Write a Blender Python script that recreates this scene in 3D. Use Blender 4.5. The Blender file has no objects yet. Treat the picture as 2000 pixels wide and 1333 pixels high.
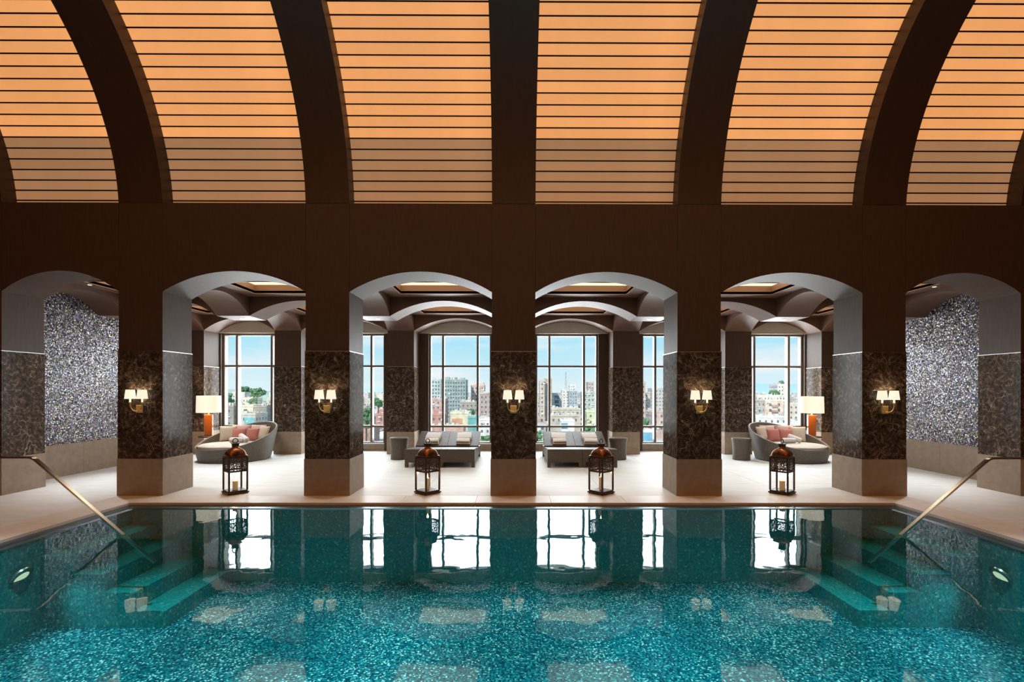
import bpy, math, random
from mathutils import Vector, Matrix
R_ = math.radians
PI = math.pi
rnd = random.Random(7)
C = bpy.context.scene.collection
SC = bpy.context.scene

# ------------------------------------------------------------------ camera
K = 0.0085            # metres per photo pixel on the arcade plane (Y = 0)
D = 8.2               # camera to arcade plane
EYE = 1.75
HOR = 763.0
VPX = 1003.0
F = D / K             # focal length in photo pixels (2000 wide)
cam_d = bpy.data.cameras.new('camera')
cam_d.sensor_width = 36.0
cam_d.lens = F / 2000 * 36.0
cam_d.shift_x = -0.0037
cam_d.shift_y = (HOR - 666.5) / 2000
cam_d.clip_end = 20000
cam = bpy.data.objects.new('camera', cam_d)
C.objects.link(cam)
cam.location = (0, -D, EYE)
cam.rotation_euler = (Matrix.Rotation(-0.0046, 3, 'Z') @ Matrix.Rotation(PI / 2, 3, 'X') @ Matrix.Rotation(0.0014, 3, 'Z')).to_euler()
SC.camera = cam

# ------------------------------------------------------------------ world
W = bpy.data.worlds.new('sky')
SC.world = W
W.use_nodes = True
nt = W.node_tree
nt.nodes.clear()
wo = nt.nodes.new('ShaderNodeOutputWorld')
bg = nt.nodes.new('ShaderNodeBackground')
tc = nt.nodes.new('ShaderNodeTexCoord')
sx = nt.nodes.new('ShaderNodeSeparateXYZ')
rp = nt.nodes.new('ShaderNodeValToRGB')
mp = nt.nodes.new('ShaderNodeMapping')
nz = nt.nodes.new('ShaderNodeTexNoise')
cr = nt.nodes.new('ShaderNodeValToRGB')
mx = nt.nodes.new('ShaderNodeMixRGB')
nt.links.new(tc.outputs['Generated'], sx.inputs[0])
nt.links.new(sx.outputs[2], rp.inputs[0])
rp.color_ramp.elements[0].position = 0.0
rp.color_ramp.elements[0].color = (0.80, 0.96, 1.0, 1)
rp.color_ramp.elements[1].position = 0.35
rp.color_ramp.elements[1].color = (0.22, 0.58, 0.95, 1)
e = rp.color_ramp.elements.new(0.10)
e.color = (0.42, 0.83, 1.0, 1)
mp.inputs['Scale'].default_value = (1.6, 1.6, 9.0)
mp.inputs['Location'].default_value = (0.9, 0.3, 0.2)
nt.links.new(tc.outputs['Generated'], mp.inputs[0])
nt.links.new(mp.outputs[0], nz.inputs['Vector'])
nz.inputs['Scale'].default_value = 2.2
nz.inputs['Detail'].default_value = 5
nt.links.new(nz.outputs[0], cr.inputs[0])
cr.color_ramp.elements[0].position = 0.47
cr.color_ramp.elements[0].color = (0, 0, 0, 1)
cr.color_ramp.elements[1].position = 0.70
cr.color_ramp.elements[1].color = (0.85, 0.85, 0.85, 1)
nt.links.new(cr.outputs[0], mx.inputs[0])
nt.links.new(rp.outputs[0], mx.inputs[1])
mx.inputs[2].default_value = (0.96, 0.985, 1.0, 1)
nt.links.new(mx.outputs[0], bg.inputs[0])
bg.inputs[1].default_value = 1.0
nt.links.new(bg.outputs[0], wo.inputs[0])

def lamp(name, kind, loc, energy, color=(1, 1, 1), rot=(0, 0, 0), parent=None, **kw):
    d = bpy.data.lights.new(name, kind)
    d.energy = energy
    d.color = color
    for k, v in kw.items():
        setattr(d, k, v)
    o = bpy.data.objects.new(name, d)
    C.objects.link(o)
    o.location = loc
    o.rotation_euler = rot
    if parent:
        o.parent = parent
    return o

# sun over the city, coming from behind the building (roofed rooms stay out of it)
lamp('sun', 'SUN', (0, 0, 60), 4.2, (1.0, 0.95, 0.86), (R_(48), 0, R_(-28)), angle=0.02)
# area lights added outside the six windows to strengthen the daylight
WIN_X = [-7.52, -4.63, -1.545, 1.545, 4.63, 7.52]
for wx in WIN_X:
    lamp('window_daylight', 'AREA', (wx, 6.52, 1.85), 205.0, (0.90, 0.97, 1.0), (R_(90), 0, PI * 0),
         shape='RECTANGLE', size=1.85, size_y=3.1)
for o in bpy.data.objects:
    if o.name.startswith('window_daylight'):
        o.rotation_euler = (R_(-90), 0, 0)

vs = SC.view_settings
vs.view_transform = 'Standard'
vs.look = 'None'
vs.gamma = 1.0
vs.exposure = 0.0
vs.use_curve_mapping = False
SC.cycles.max_bounces = 5
SC.cycles.diffuse_bounces = 3
SC.cycles.glossy_bounces = 3
SC.cycles.adaptive_threshold = 0.06
SC.cycles.transparent_max_bounces = 16
SC.cycles.transmission_bounces = 4
SC.cycles.sample_clamp_indirect = 4.0
SC.cycles.caustics_reflective = False
SC.cycles.caustics_refractive = False

# ------------------------------------------------------------------ helpers
class MB:
    def __init__(s):
        s.v = []
        s.f = []
    def box(s, x0, x1, y0, y1, z0, z1):
        n = len(s.v)
        s.v += [(x0, y0, z0), (x1, y0, z0), (x1, y1, z0), (x0, y1, z0), (x0, y0, z1), (x1, y0, z1), (x1, y1, z1), (x0, y1, z1)]
        s.f += [tuple(n + i for i in q) for q in ((0, 3, 2, 1), (4, 5, 6, 7), (0, 1, 5, 4), (1, 2, 6, 5), (2, 3, 7, 6), (3, 0, 4, 7))]
        return s
    def prism(s, poly, a0, a1, axis='y'):
        """extrude a 2-D outline; axis y: outline in xz; axis x: outline in yz; axis z: outline in xy"""
        n = len(s.v)
        m = len(poly)
        for a in (a0, a1):
            for (p, q) in poly:
                s.v.append((p, a, q) if axis == 'y' else (a, p, q) if axis == 'x' else (p, q, a))
        s.f.append(tuple(range(n, n + m)))
        s.f.append(tuple(range(n + 2 * m - 1, n + m - 1, -1)))
        for i in range(m):
            j = (i + 1) % m
            s.f.append((n + i, n + m + i, n + m + j, n + j))
        return s
    def lathe(s, prof, n=24, c=(0, 0, 0), a0=0.0, close=True):
        b = len(s.v)
        m = len(prof)
        for i in range(n):
            a = a0 + 2 * PI * i / n
            for (r, z) in prof:
                s.v.append((c[0] + r * math.cos(a), c[1] + r * math.sin(a), c[2] + z))
        for i in range(n):
            j = (i + 1) % n
            for k in range(m - 1):
                s.f.append((b + i * m + k, b + j * m + k, b + j * m + k + 1, b + i * m + k + 1))
        if close:
            if prof[0][0] > 1e-6:
                s.f.append(tuple(b + i * m for i in reversed(range(n))))
            if prof[-1][0] > 1e-6:
                s.f.append(tuple(b + i * m + m - 1 for i in range(n)))
        return s
    def tube(s, pts, r, n=8, cap=True, flat=None):
        pts = [Vector(p) for p in pts]
        b = len(s.v)
        up = None
        rr = r if isinstance(r, (list, tuple)) else [r] * len(pts)
        for i, p in enumerate(pts):
            t = (pts[min(i + 1, len(pts) - 1)] - pts[max(i - 1, 0)]).normalized()
            if up is None:
                up = Vector((0, 0, 1)) if abs(t.z) < 0.9 else Vector((0, 1, 0))
            sd = t.cross(up)
            if sd.length < 1e-5:
                sd = t.cross(Vector((1, 0, 0)))
            sd.normalize()
            up = sd.cross(t).normalized()
            for k in range(n):
                a = 2 * PI * k / n
                fx, fy = (1, 1) if flat is None else flat
                q = p + sd * (math.cos(a) * rr[i] * fx) + up * (math.sin(a) * rr[i] * fy)
                s.v.append(tuple(q))
        for i in range(len(pts) - 1):
            for k in range(n):
                l = (k + 1) % n
                s.f.append((b + i * n + k, b + i * n + l, b + (i + 1) * n + l, b + (i + 1) * n + k))
        if cap:
            s.f.append(tuple(b + k for k in reversed(range(n))))
            s.f.append(tuple(b + (len(pts) - 1) * n + k for k in range(n)))
        return s
    def ring(s, c, rad, r, n=14, m=6, u=(1, 0, 0), w=(0, 0, 1)):
        u = Vector(u); w = Vector(w); c = Vector(c)
        nn = u.cross(w)
        b = len(s.v)
        for i in range(n):
            a = 2 * PI * i / n
            d = u * math.cos(a) + w * math.sin(a)
            for k in range(m):
                q = 2 * PI * k / m
                s.v.append(tuple(c + d * (rad + r * math.cos(q)) + nn * (r * math.sin(q))))
        for i in range(n):
            j = (i + 1) % n
            for k in range(m):
                l = (k + 1) % m
                s.f.append((b + i * m + k, b + j * m + k, b + j * m + l, b + i * m + l))
        return s
    def grid(s, fn, nu, nv):
        b = len(s.v)
        for i in range(nu + 1):
            for j in range(nv + 1):
                s.v.append(tuple(fn(i / nu, j / nv)))
        for i in range(nu):
            for j in range(nv):
                a = b + i * (nv + 1) + j
                s.f.append((a, a + nv + 1, a + nv + 2, a + 1))
        return s
    def xf(s, M, start=0):
        for i in range(start, len(s.v)):
            s.v[i] = tuple(M @ Vector(s.v[i]))
        return s
    def mesh(s, name, mat, smooth=None):
        me = bpy.data.meshes.new(name)
        me.from_pydata(s.v, [], s.f)
        me.validate()
        me.update()
        import bmesh
        bm = bmesh.new()
        bm.from_mesh(me)
        bmesh.ops.recalc_face_normals(bm, faces=bm.faces)
        bm.to_mesh(me)
        bm.free()
        if mat is not None:
            me.materials.append(mat)
        if smooth is not None:
            me.polygons.foreach_set('use_smooth', [True] * len(me.polygons))
            me.set_sharp_from_angle(angle=R_(smooth))
        return me

def link(name, me, parent=None, loc=(0, 0, 0), rot=(0, 0, 0)):
    o = bpy.data.objects.new(name, me)
    C.objects.link(o)
    o.location = loc
    o.rotation_euler = rot
    if parent is not None:
        o.parent = parent
    return o

def obj(name, mb, mat, parent=None, smooth=None, bevel=0.0, loc=(0, 0, 0), rot=(0, 0, 0), kind=None, label=None):
    o = link(name, mb.mesh(name, mat, smooth), parent, loc, rot)
    if bevel:
        m = o.modifiers.new('bevel', 'BEVEL')
        m.width = bevel
        m.segments = 2
        m.limit_method = 'ANGLE'
    if kind:
        o['kind'] = kind
    if label:
        o['label'] = label
    return o

def tag(o, label, cat, group=None, kind=None):
    o['label'] = label
    o['category'] = cat
    if group:
        o['group'] = group
    if kind:
        o['kind'] = kind
    return o

def thing(name, label, cat, loc=(0, 0, 0), rz=0.0, group=None, kind=None):
    o = bpy.data.objects.new(name, None)
    o.empty_display_size = 0.2
    C.objects.link(o)
    o.location = loc
    o.rotation_euler = (0, 0, rz)
    return tag(o, label, cat, group, kind)

def struct(name, loc=(0, 0, 0)):
    o = bpy.data.objects.new(name, None)
    C.objects.link(o)
    o.location = loc
    o['kind'] = 'structure'
    return o

def copy_tree(root, loc, rz=None, label=None, parent=None):
    r = root.copy()
    C.objects.link(r)
    if parent is not None:
        r.parent = parent
    if loc is not None:
        r.location = loc
    if rz is not None:
        r.rotation_euler = (0, 0, rz)
    if label:
        r['label'] = label
    for ch in list(root.children):
        copy_tree(ch, None, parent=r)
    return r

# ------------------------------------------------------------------ materials
def mat_new(name):
    m = bpy.data.materials.new(name)
    m.use_nodes = True
    n = m.node_tree
    return m, n, n.nodes['Principled BSDF'], n.nodes['Material Output']

def pmat(name, col, rough=0.5, metal=0.0, spec=0.5, emit=None, estr=0.0, noise=0.0, nscale=8.0, stretch=(1, 1, 1), bump=0.0, coat=0.0, sheen=0.0):
    m, n, p, o = mat_new(name)
    p.inputs['Base Color'].default_value = (*col, 1)
    p.inputs['Roughness'].default_value = rough
    p.inputs['Metallic'].default_value = metal
    p.inputs['Specular IOR Level'].default_value = spec
    p.inputs['Coat Weight'].default_value = coat
    p.inputs['Sheen Weight'].default_value = sheen
    if emit:
        p.inputs['Emission Color'].default_value = (*emit, 1)
        p.inputs['Emission Strength'].default_value = estr
    if noise or bump:
        t = n.nodes.new('ShaderNodeTexCoord')
        mpn = n.nodes.new('ShaderNodeMapping')
        mpn.inputs['Scale'].default_value = stretch
        nn = n.nodes.new('ShaderNodeTexNoise')
        nn.inputs['Scale'].default_value = nscale
        nn.inputs['Detail'].default_value = 6
        n.links.new(t.outputs['Object'], mpn.inputs[0])
        n.links.new(mpn.outputs[0], nn.inputs['Vector'])
        if noise:
            r = n.nodes.new('ShaderNodeValToRGB')
            r.color_ramp.elements[0].position = 0.3
            r.color_ramp.elements[1].position = 0.7
            r.color_ramp.elements[0].color = tuple(c * (1 - noise) for c in col) + (1,)
            r.color_ramp.elements[1].color = tuple(min(1, c * (1 + noise)) for c in col) + (1,)
            n.links.new(nn.outputs[0], r.inputs[0])
            n.links.new(r.outputs[0], p.inputs['Base Color'])
        if bump:
            b = n.nodes.new('ShaderNodeBump')
            b.inputs['Strength'].default_value = bump
            b.inputs['Distance'].default_value = 0.01
            n.links.new(nn.outputs[0], b.inputs['Height'])
            n.links.new(b.outputs[0], p.inputs['Normal'])
    return m

def marble_mat(name):
    m, n, p, o = mat_new(name)
    L = n.links.new
    t = n.nodes.new('ShaderNodeTexCoord')
    oi = n.nodes.new('ShaderNodeObjectInfo')
    add = n.nodes.new('ShaderNodeVectorMath')
    add.operation = 'ADD'
    mul = n.nodes.new('ShaderNodeVectorMath')
    mul.operation = 'SCALE'
    mul.inputs[0].default_value = (31, 17, 23)
    L(oi.outputs['Random'], mul.inputs['Scale'])
    L(t.outputs['Object'], add.inputs[0])
    L(mul.outputs[0], add.inputs[1])
    w1 = n.nodes.new('ShaderNodeTexNoise')
    w1.inputs['Scale'].default_value = 3.0
    w1.inputs['Detail'].default_value = 4
    L(add.outputs[0], w1.inputs['Vector'])
    warp = n.nodes.new('ShaderNodeVectorMath')
    warp.operation = 'MULTIPLY_ADD'
    warp.inputs[1].default_value = (0.35, 0.35, 0.35)
    L(w1.outputs['Color'], warp.inputs[0])
    L(add.outputs[0], warp.inputs[2])
    # cloudy body
    n1 = n.nodes.new('ShaderNodeTexNoise')
    n1.inputs['Scale'].default_value = 15.0
    n1.inputs['Detail'].default_value = 9
    n1.inputs['Roughness'].default_value = 0.72
    L(warp.outputs[0], n1.inputs['Vector'])
    r1 = n.nodes.new('ShaderNodeValToRGB')
    r1.color_ramp.elements[0].position = 0.36
    r1.color_ramp.elements[0].color = (0.016, 0.011, 0.008, 1)
    r1.color_ramp.elements[1].position = 0.72
    r1.color_ramp.elements[1].color = (0.34, 0.26, 0.19, 1)
    e = r1.color_ramp.elements.new(0.53)
    e.color = (0.075, 0.052, 0.038, 1)
    L(n1.outputs[0], r1.inputs[0])
    # thin veins
    v = n.nodes.new('ShaderNodeTexVoronoi')
    v.feature = 'DISTANCE_TO_EDGE'
    v.inputs['Scale'].default_value = 4.2
    L(warp.outputs[0], v.inputs['Vector'])
    r2 = n.nodes.new('ShaderNodeValToRGB')
    r2.color_ramp.elements[0].position = 0.0
    r2.color_ramp.elements[0].color = (1, 1, 1, 1)
    r2.color_ramp.elements[1].position = 0.014
    r2.color_ramp.elements[1].color = (0, 0, 0, 1)
    L(v.outputs['Distance'], r2.inputs[0])
    n2 = n.nodes.new('ShaderNodeTexNoise')
    n2.inputs['Scale'].default_value = 4.0
    L(add.outputs[0], n2.inputs['Vector'])
    r3 = n.nodes.new('ShaderNodeValToRGB')
    r3.color_ramp.elements[0].position = 0.48
    r3.color_ramp.elements[1].position = 0.62
    L(n2.outputs[0], r3.inputs[0])
    mm = n.nodes.new('ShaderNodeMath')
    mm.operation = 'MULTIPLY'
    L(r2.outputs[0], mm.inputs[0])
    L(r3.outputs[0], mm.inputs[1])
    # flecks
    v2 = n.nodes.new('ShaderNodeTexVoronoi')
    v2.inputs['Scale'].default_value = 34.0
    L(warp.outputs[0], v2.inputs['Vector'])
    r4 = n.nodes.new('ShaderNodeValToRGB')
    r4.color_ramp.elements[0].position = 0.10
    r4.color_ramp.elements[0].color = (0.55, 0.55, 0.55, 1)
    r4.color_ramp.elements[1].position = 0.22
    r4.color_ramp.elements[1].color = (0, 0, 0, 1)
    L(v2.outputs['Distance'], r4.inputs[0])
    m4 = n.nodes.new('ShaderNodeMath')
    m4.operation = 'MULTIPLY'
    L(r4.outputs[0], m4.inputs[0])
    L(n1.outputs[0], m4.inputs[1])
    mx2 = n.nodes.new('ShaderNodeMath')
    mx2.operation = 'MAXIMUM'
    L(mm.outputs[0], mx2.inputs[0])
    L(m4.outputs[0], mx2.inputs[1])
    mix = n.nodes.new('ShaderNodeMixRGB')
    L(mx2.outputs[0], mix.inputs[0])
    L(r1.outputs[0], mix.inputs[1])
    mix.inputs[2].default_value = (0.50, 0.43, 0.35, 1)
    n.nodes.remove(p)
    df = n.nodes.new('ShaderNodeBsdfDiffuse')
    gl = n.nodes.new('ShaderNodeBsdfGlossy')
    gl.inputs['Roughness'].default_value = 0.16
    ms = n.nodes.new('ShaderNodeMixShader')
    ms.inputs[0].default_value = 0.022
    L(mix.outputs[0], df.inputs[0])
    L(df.outputs[0], ms.inputs[1])
    L(gl.outputs[0], ms.inputs[2])
    L(ms.outputs[0], o.inputs[0])
    return m

def mosaic_mat(name, cell, cols, rough=0.25, metal=0.0, grout=(0.05, 0.05, 0.05), tilt=0.0, cloud=None):
    """small square tesserae: each one takes a colour of its own from a ramp"""
    m, n, p, o = mat_new(name)
    L = n.links.new
    t = n.nodes.new('ShaderNodeTexCoord')
    sc = n.nodes.new('ShaderNodeVectorMath')
    sc.operation = 'SCALE'
    sc.inputs['Scale'].default_value = 1.0 / cell
    L(t.outputs['Object'], sc.inputs[0])
    of = n.nodes.new('ShaderNodeVectorMath')
    of.operation = 'ADD'
    of.inputs[1].default_value = (0.137, 0.219, 0.313)
    L(sc.outputs[0], of.inputs[0])
    fl = n.nodes.new('ShaderNodeVectorMath')
    fl.operation = 'FLOOR'
    L(of.outputs[0], fl.inputs[0])
    wn = n.nodes.new('ShaderNodeTexWhiteNoise')
    L(fl.outputs[0], wn.inputs['Vector'])
    ramp = n.nodes.new('ShaderNodeValToRGB')
    ramp.color_ramp.interpolation = 'CONSTANT'
    els = ramp.color_ramp.elements
    els[0].position = 0.0
    els[0].color = (*cols[0][1], 1)
    els[1].position = cols[1][0]
    els[1].color = (*cols[1][1], 1)
    for pos, c in cols[2:]:
        q = els.new(pos)
        q.color = (*c, 1)
    if cloud:
        nn = n.nodes.new('ShaderNodeTexNoise')
        nn.inputs['Scale'].default_value = cloud[0]
        nn.inputs['Detail'].default_value = 3
        L(t.outputs['Object'], nn.inputs['Vector'])
        ma = n.nodes.new('ShaderNodeMath')
        ma.operation = 'MULTIPLY_ADD'
        ma.inputs[1].default_value = cloud[1]
        ma.inputs[2].default_value = -cloud[1] * 0.5
        L(nn.outputs[0], ma.inputs[0])
        ad = n.nodes.new('ShaderNodeMath')
        ad.operation = 'ADD'
        ad.use_clamp = True
        L(ma.outputs[0], ad.inputs[0])
        L(wn.outputs['Value'], ad.inputs[1])
        L(ad.outputs[0], ramp.inputs[0])
    else:
        L(wn.outputs['Value'], ramp.inputs[0])
    L(ramp.outputs[0], p.inputs['Base Color'])
    p.inputs['Roughness'].default_value = rough
    p.inputs['Metallic'].default_value = metal
    if tilt:
        g = n.nodes.new('ShaderNodeNewGeometry')
        sb = n.nodes.new('ShaderNodeVectorMath')
        sb.operation = 'SUBTRACT'
        sb.inputs[1].default_value = (0.5, 0.5, 0.5)
        L(wn.outputs['Color'], sb.inputs[0])
        ml = n.nodes.new('ShaderNodeVectorMath')
        ml.operation = 'MULTIPLY_ADD'
        ml.inputs[1].default_value = (tilt, tilt, tilt)
        L(sb.outputs[0], ml.inputs[0])
        L(g.outputs['Normal'], ml.inputs[2])
        nr = n.nodes.new('ShaderNodeVectorMath')
        nr.operation = 'NORMALIZE'
        L(ml.outputs[0], nr.inputs[0])
        L(nr.outputs[0], p.inputs['Normal'])
    return m

def glass_mat(name, fac=0.06, tint=(1, 1, 1), rough=0.0):
    m, n, p, o = mat_new(name)
    n.nodes.remove(p)
    tr = n.nodes.new('ShaderNodeBsdfTransparent')
    tr.inputs[0].default_value = (*tint, 1)
    gl = n.nodes.new('ShaderNodeBsdfGlossy')
    gl.inputs['Roughness'].default_value = rough
    mi = n.nodes.new('ShaderNodeMixShader')
    mi.inputs[0].default_value = fac * 0.5
    n.links.new(tr.outputs[0], mi.inputs[1])
    n.links.new(gl.outputs[0], mi.inputs[2])
    n.links.new(mi.outputs[0], o.inputs[0])
    return m

def emat(name, col, strength, front=True):
    m, n, p, o = mat_new(name)
    p.inputs['Base Color'].default_value = (*[c * 0.5 for c in col], 1)
    p.inputs['Roughness'].default_value = 0.6
    p.inputs['Emission Color'].default_value = (*col, 1)
    p.inputs['Emission Strength'].default_value = strength
    m.cycles.emission_sampling = 'FRONT' if front else 'NONE'
    return m

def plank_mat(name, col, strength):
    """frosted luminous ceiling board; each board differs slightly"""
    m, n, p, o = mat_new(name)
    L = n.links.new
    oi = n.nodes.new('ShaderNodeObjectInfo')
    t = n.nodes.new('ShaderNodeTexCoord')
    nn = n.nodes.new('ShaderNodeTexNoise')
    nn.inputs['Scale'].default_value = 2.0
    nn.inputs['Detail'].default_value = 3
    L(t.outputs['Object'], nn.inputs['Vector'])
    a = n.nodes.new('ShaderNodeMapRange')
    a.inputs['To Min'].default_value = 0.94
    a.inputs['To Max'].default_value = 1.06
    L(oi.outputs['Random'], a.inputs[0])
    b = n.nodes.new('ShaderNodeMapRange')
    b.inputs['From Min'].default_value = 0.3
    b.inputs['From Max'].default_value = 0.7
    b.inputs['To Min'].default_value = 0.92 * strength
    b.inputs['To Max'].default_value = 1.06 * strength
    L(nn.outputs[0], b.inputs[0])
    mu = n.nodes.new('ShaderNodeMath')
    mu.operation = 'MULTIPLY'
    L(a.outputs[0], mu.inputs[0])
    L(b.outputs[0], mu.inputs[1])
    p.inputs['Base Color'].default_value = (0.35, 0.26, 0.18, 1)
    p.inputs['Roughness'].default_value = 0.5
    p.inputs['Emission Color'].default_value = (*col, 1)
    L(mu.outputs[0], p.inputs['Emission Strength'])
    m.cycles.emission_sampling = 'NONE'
    return m

M = {}
M['plaster'] = pmat('bronze_brown_plaster', (0.075, 0.042, 0.028), 0.52, spec=0.35, noise=0.16, nscale=5, stretch=(6, 6, 0.6), bump=0.05)
M['plaster_soft'] = pmat('taupe_ceiling_plaster', (0.12, 0.060, 0.037), 0.5, spec=0.35, noise=0.10, nscale=4, bump=0.03)
M['rib'] = pmat('dark_brown_veneer', (0.050, 0.022, 0.011), 0.5, noise=0.15, nscale=3, stretch=(8, 1, 1))
M['marble'] = marble_mat('dark_emperador_marble')
M['plinth'] = pmat('taupe_stone', (0.33, 0.25, 0.185), 0.6, spec=0.25, noise=0.12, nscale=9, bump=0.04)
M['stone'] = pmat('pale_limestone', (0.79, 0.82, 0.81), 0.55, spec=0.3, noise=0.05, nscale=1.7, stretch=(1, 3, 1))
M['coping'] = pmat('honed_limestone_coping', (0.80, 0.76, 0.71), 0.45, spec=0.3, noise=0.06, nscale=2.5)
M['joint'] = pmat('grey_joint', (0.35, 0.34, 0.31), 0.8)
M['gutter'] = pmat('dark_wet_gutter_tile', (0.012, 0.045, 0.06), 0.25, noise=0.2, nscale=30)
M['steelstrip'] = pmat('brushed_steel', (0.55, 0.54, 0.52), 0.28, metal=1.0)
M['rail'] = pmat('bronzed_polished_steel', (0.72, 0.66, 0.58), 0.18, metal=1.0)
M['frame'] = pmat('window_frame_paint', (0.17, 0.14, 0.115), 0.45, spec=0.3)
M['lunette'] = pmat('pale_grey_panel', (0.66, 0.62, 0.54), 0.4, noise=0.05, nscale=3)
M['glass'] = glass_mat('window_glass')
M['lglass'] = glass_mat('lantern_glass')
M['wicker'] = None
M['brass'] = pmat('brass', (0.90, 0.62, 0.28), 0.35, metal=0.6)
M['iron'] = pmat('aged_bronze_iron', (0.075, 0.045, 0.03), 0.45, metal=0.6, noise=0.3, nscale=20)
M['copper'] = pmat('burnished_copper', (0.25, 0.085, 0.025), 0.40, metal=0.8, noise=0.6, nscale=14)
M['wax'] = pmat('ivory_wax', (0.85, 0.70, 0.48), 0.45, emit=(1.0, 0.62, 0.28), estr=0.12)
M['flame'] = emat('candle_flame', (1.0, 0.72, 0.30), 6.0, False)
M['wick'] = pmat('black_wick', (0.02, 0.015, 0.01), 0.9)
M['shade'] = emat('lit_ivory_shade', (1.0, 0.90, 0.70), 0.95, False)
M['bigshade'] = emat('lit_linen_shade', (1.0, 0.88, 0.68), 0.85, False)
M['amber'] = pmat('amber_glass_base', (0.80, 0.19, 0.03), 0.12, coat=0.6)
M['cushion'] = pmat('cream_canvas', (0.66, 0.61, 0.52), 0.85, noise=0.05, nscale=40, bump=0.1)
M['pink'] = pmat('terracotta_pink_linen', (0.47, 0.17, 0.14), 0.85, noise=0.10, nscale=40, bump=0.1)
M['beige'] = pmat('beige_linen', (0.62, 0.53, 0.42), 0.85, noise=0.06, nscale=40, bump=0.1)
M['blush'] = pmat('blush_linen', (0.70, 0.52, 0.44), 0.85, noise=0.05, nscale=40)
M['towel'] = pmat('white_terry', (0.90, 0.885, 0.87), 0.95, noise=0.04, nscale=60, bump=0.35)
M['darkwood'] = pmat('dark_wood', (0.06, 0.03, 0.02), 0.4)
M['strap'] = pmat('black_strap', (0.015, 0.014, 0.014), 0.6)
M['batten'] = pmat('black_brown_batten', (0.012, 0.006, 0.004), 0.6)

def wicker_mat():
    m, n, p, o = mat_new('grey_brown_wicker')
    L = n.links.new
    t = n.nodes.new('ShaderNodeTexCoord')
    w1 = n.nodes.new('ShaderNodeTexWave')
    w1.wave_type = 'BANDS'
    w1.bands_direction = 'Z'
    w1.inputs['Scale'].default_value = 26
    w1.inputs['Distortion'].default_value = 1.0
    L(t.outputs['Object'], w1.inputs['Vector'])
    nn = n.nodes.new('ShaderNodeTexNoise')
    nn.inputs['Scale'].default_value = 30
    L(t.outputs['Object'], nn.inputs['Vector'])
    ad = n.nodes.new('ShaderNodeMath')
    ad.operation = 'ADD'
    L(w1.outputs['Fac'], ad.inputs[0])
    L(nn.outputs[0], ad.inputs[1])
    r = n.nodes.new('ShaderNodeValToRGB')
    r.color_ramp.elements[0].position = 0.3
    r.color_ramp.elements[0].color = (0.06, 0.047, 0.036, 1)
    r.color_ramp.elements[1].position = 1.0
    r.color_ramp.elements[1].color = (0.18, 0.148, 0.115, 1)
    hv = n.nodes.new('ShaderNodeMath')
    hv.operation = 'MULTIPLY'
    hv.inputs[1].default_value = 0.6
    L(ad.outputs[0], hv.inputs[0])
    L(hv.outputs[0], r.inputs[0])
    L(r.outputs[0], p.inputs['Base Color'])
    b = n.nodes.new('ShaderNodeBump')
    b.inputs['Strength'].default_value = 0.3
    b.inputs['Distance'].default_value = 0.006
    L(w1.outputs['Fac'], b.inputs['Height'])
    L(b.outputs[0], p.inputs['Normal'])
    p.inputs['Roughness'].default_value = 0.5
    return m
M['wicker'] = wicker_mat()
M['wall_mosaic'] = mosaic_mat('iridescent_wall_mosaic', 0.018,
    [(0, (0.02, 0.02, 0.022)), (0.30, (0.06, 0.055, 0.05)), (0.50, (0.15, 0.14, 0.12)), (0.62, (0.07, 0.11, 0.30)), (0.70, (0.36, 0.20, 0.34)), (0.77, (0.36, 0.27, 0.12)), (0.84, (0.40, 0.40, 0.42)), (0.93, (0.9, 0.9, 0.92))], rough=0.25, metal=0.3, tilt=0.35)
M['pool_mosaic'] = mosaic_mat('turquoise_pool_mosaic', 0.017,
    [(0, (0.0, 0.05, 0.085)), (0.18, (0.0, 0.10, 0.15)), (0.40, (0.004, 0.16, 0.21)), (0.60, (0.01, 0.23, 0.28)), (0.76, (0.04, 0.33, 0.37)), (0.88, (0.20, 0.54, 0.57)), (0.95, (0.62, 0.87, 0.88))],  # palest tiles carry the mosaic's glints as colour
    rough=0.25, tilt=0.12, cloud=(1.3, 0.35))

M['pool_wall_tile'] = mosaic_mat('teal_pool_wall_tile', 0.022,
    [(0, (0.006, 0.26, 0.29)), (0.3, (0.01, 0.32, 0.34)), (0.6, (0.015, 0.38, 0.38)), (0.85, (0.03, 0.45, 0.43)), (0.97, (0.30, 0.58, 0.46))], rough=0.3, tilt=0.05)
# ------------------------------------------------------------------ dimensions
SP = 3.085           # pillar spacing
PW = 0.7225          # pillar width
HW = PW / 2
PD = 0.74            # pillar depth
Z_PL = 0.61          # plinth top
Z_MB = 2.39          # marble top
Z_SP = 3.38          # arch spring
RISE = 0.34
Z_TOP = 4.85         # arcade wall top
XE = 8.46            # end pier inner edge
XW = 9.10            # mosaic side wall
YB = 5.33            # front face of the pillars along the windows
YM0, YM1 = 2.68, 3.40  # ceiling pendants between the two rows
PX = [-2 * SP, -SP, 0.0, SP, 2 * SP]
BAYS = [(-XE, -2 * SP - HW)] + [(PX[i] + HW, PX[i + 1] - HW) for i in range(4)] + [(2 * SP + HW, XE)]
ORD = ['first', 'second', 'third', 'fourth', 'fifth', 'sixth', 'seventh']

def arc_pts(a0, a1, n=20, z=Z_SP, rise=RISE):
    c = (a1 - a0) / 2
    Rr = (c * c + rise * rise) / (2 * rise)
    zc = z + rise - Rr
    th = math.asin(c / Rr)
    return [((a0 + a1) / 2 + Rr * math.sin(-th + 2 * th * i / n), zc + Rr * math.cos(-th + 2 * th * i / n)) for i in range(n + 1)]

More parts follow.
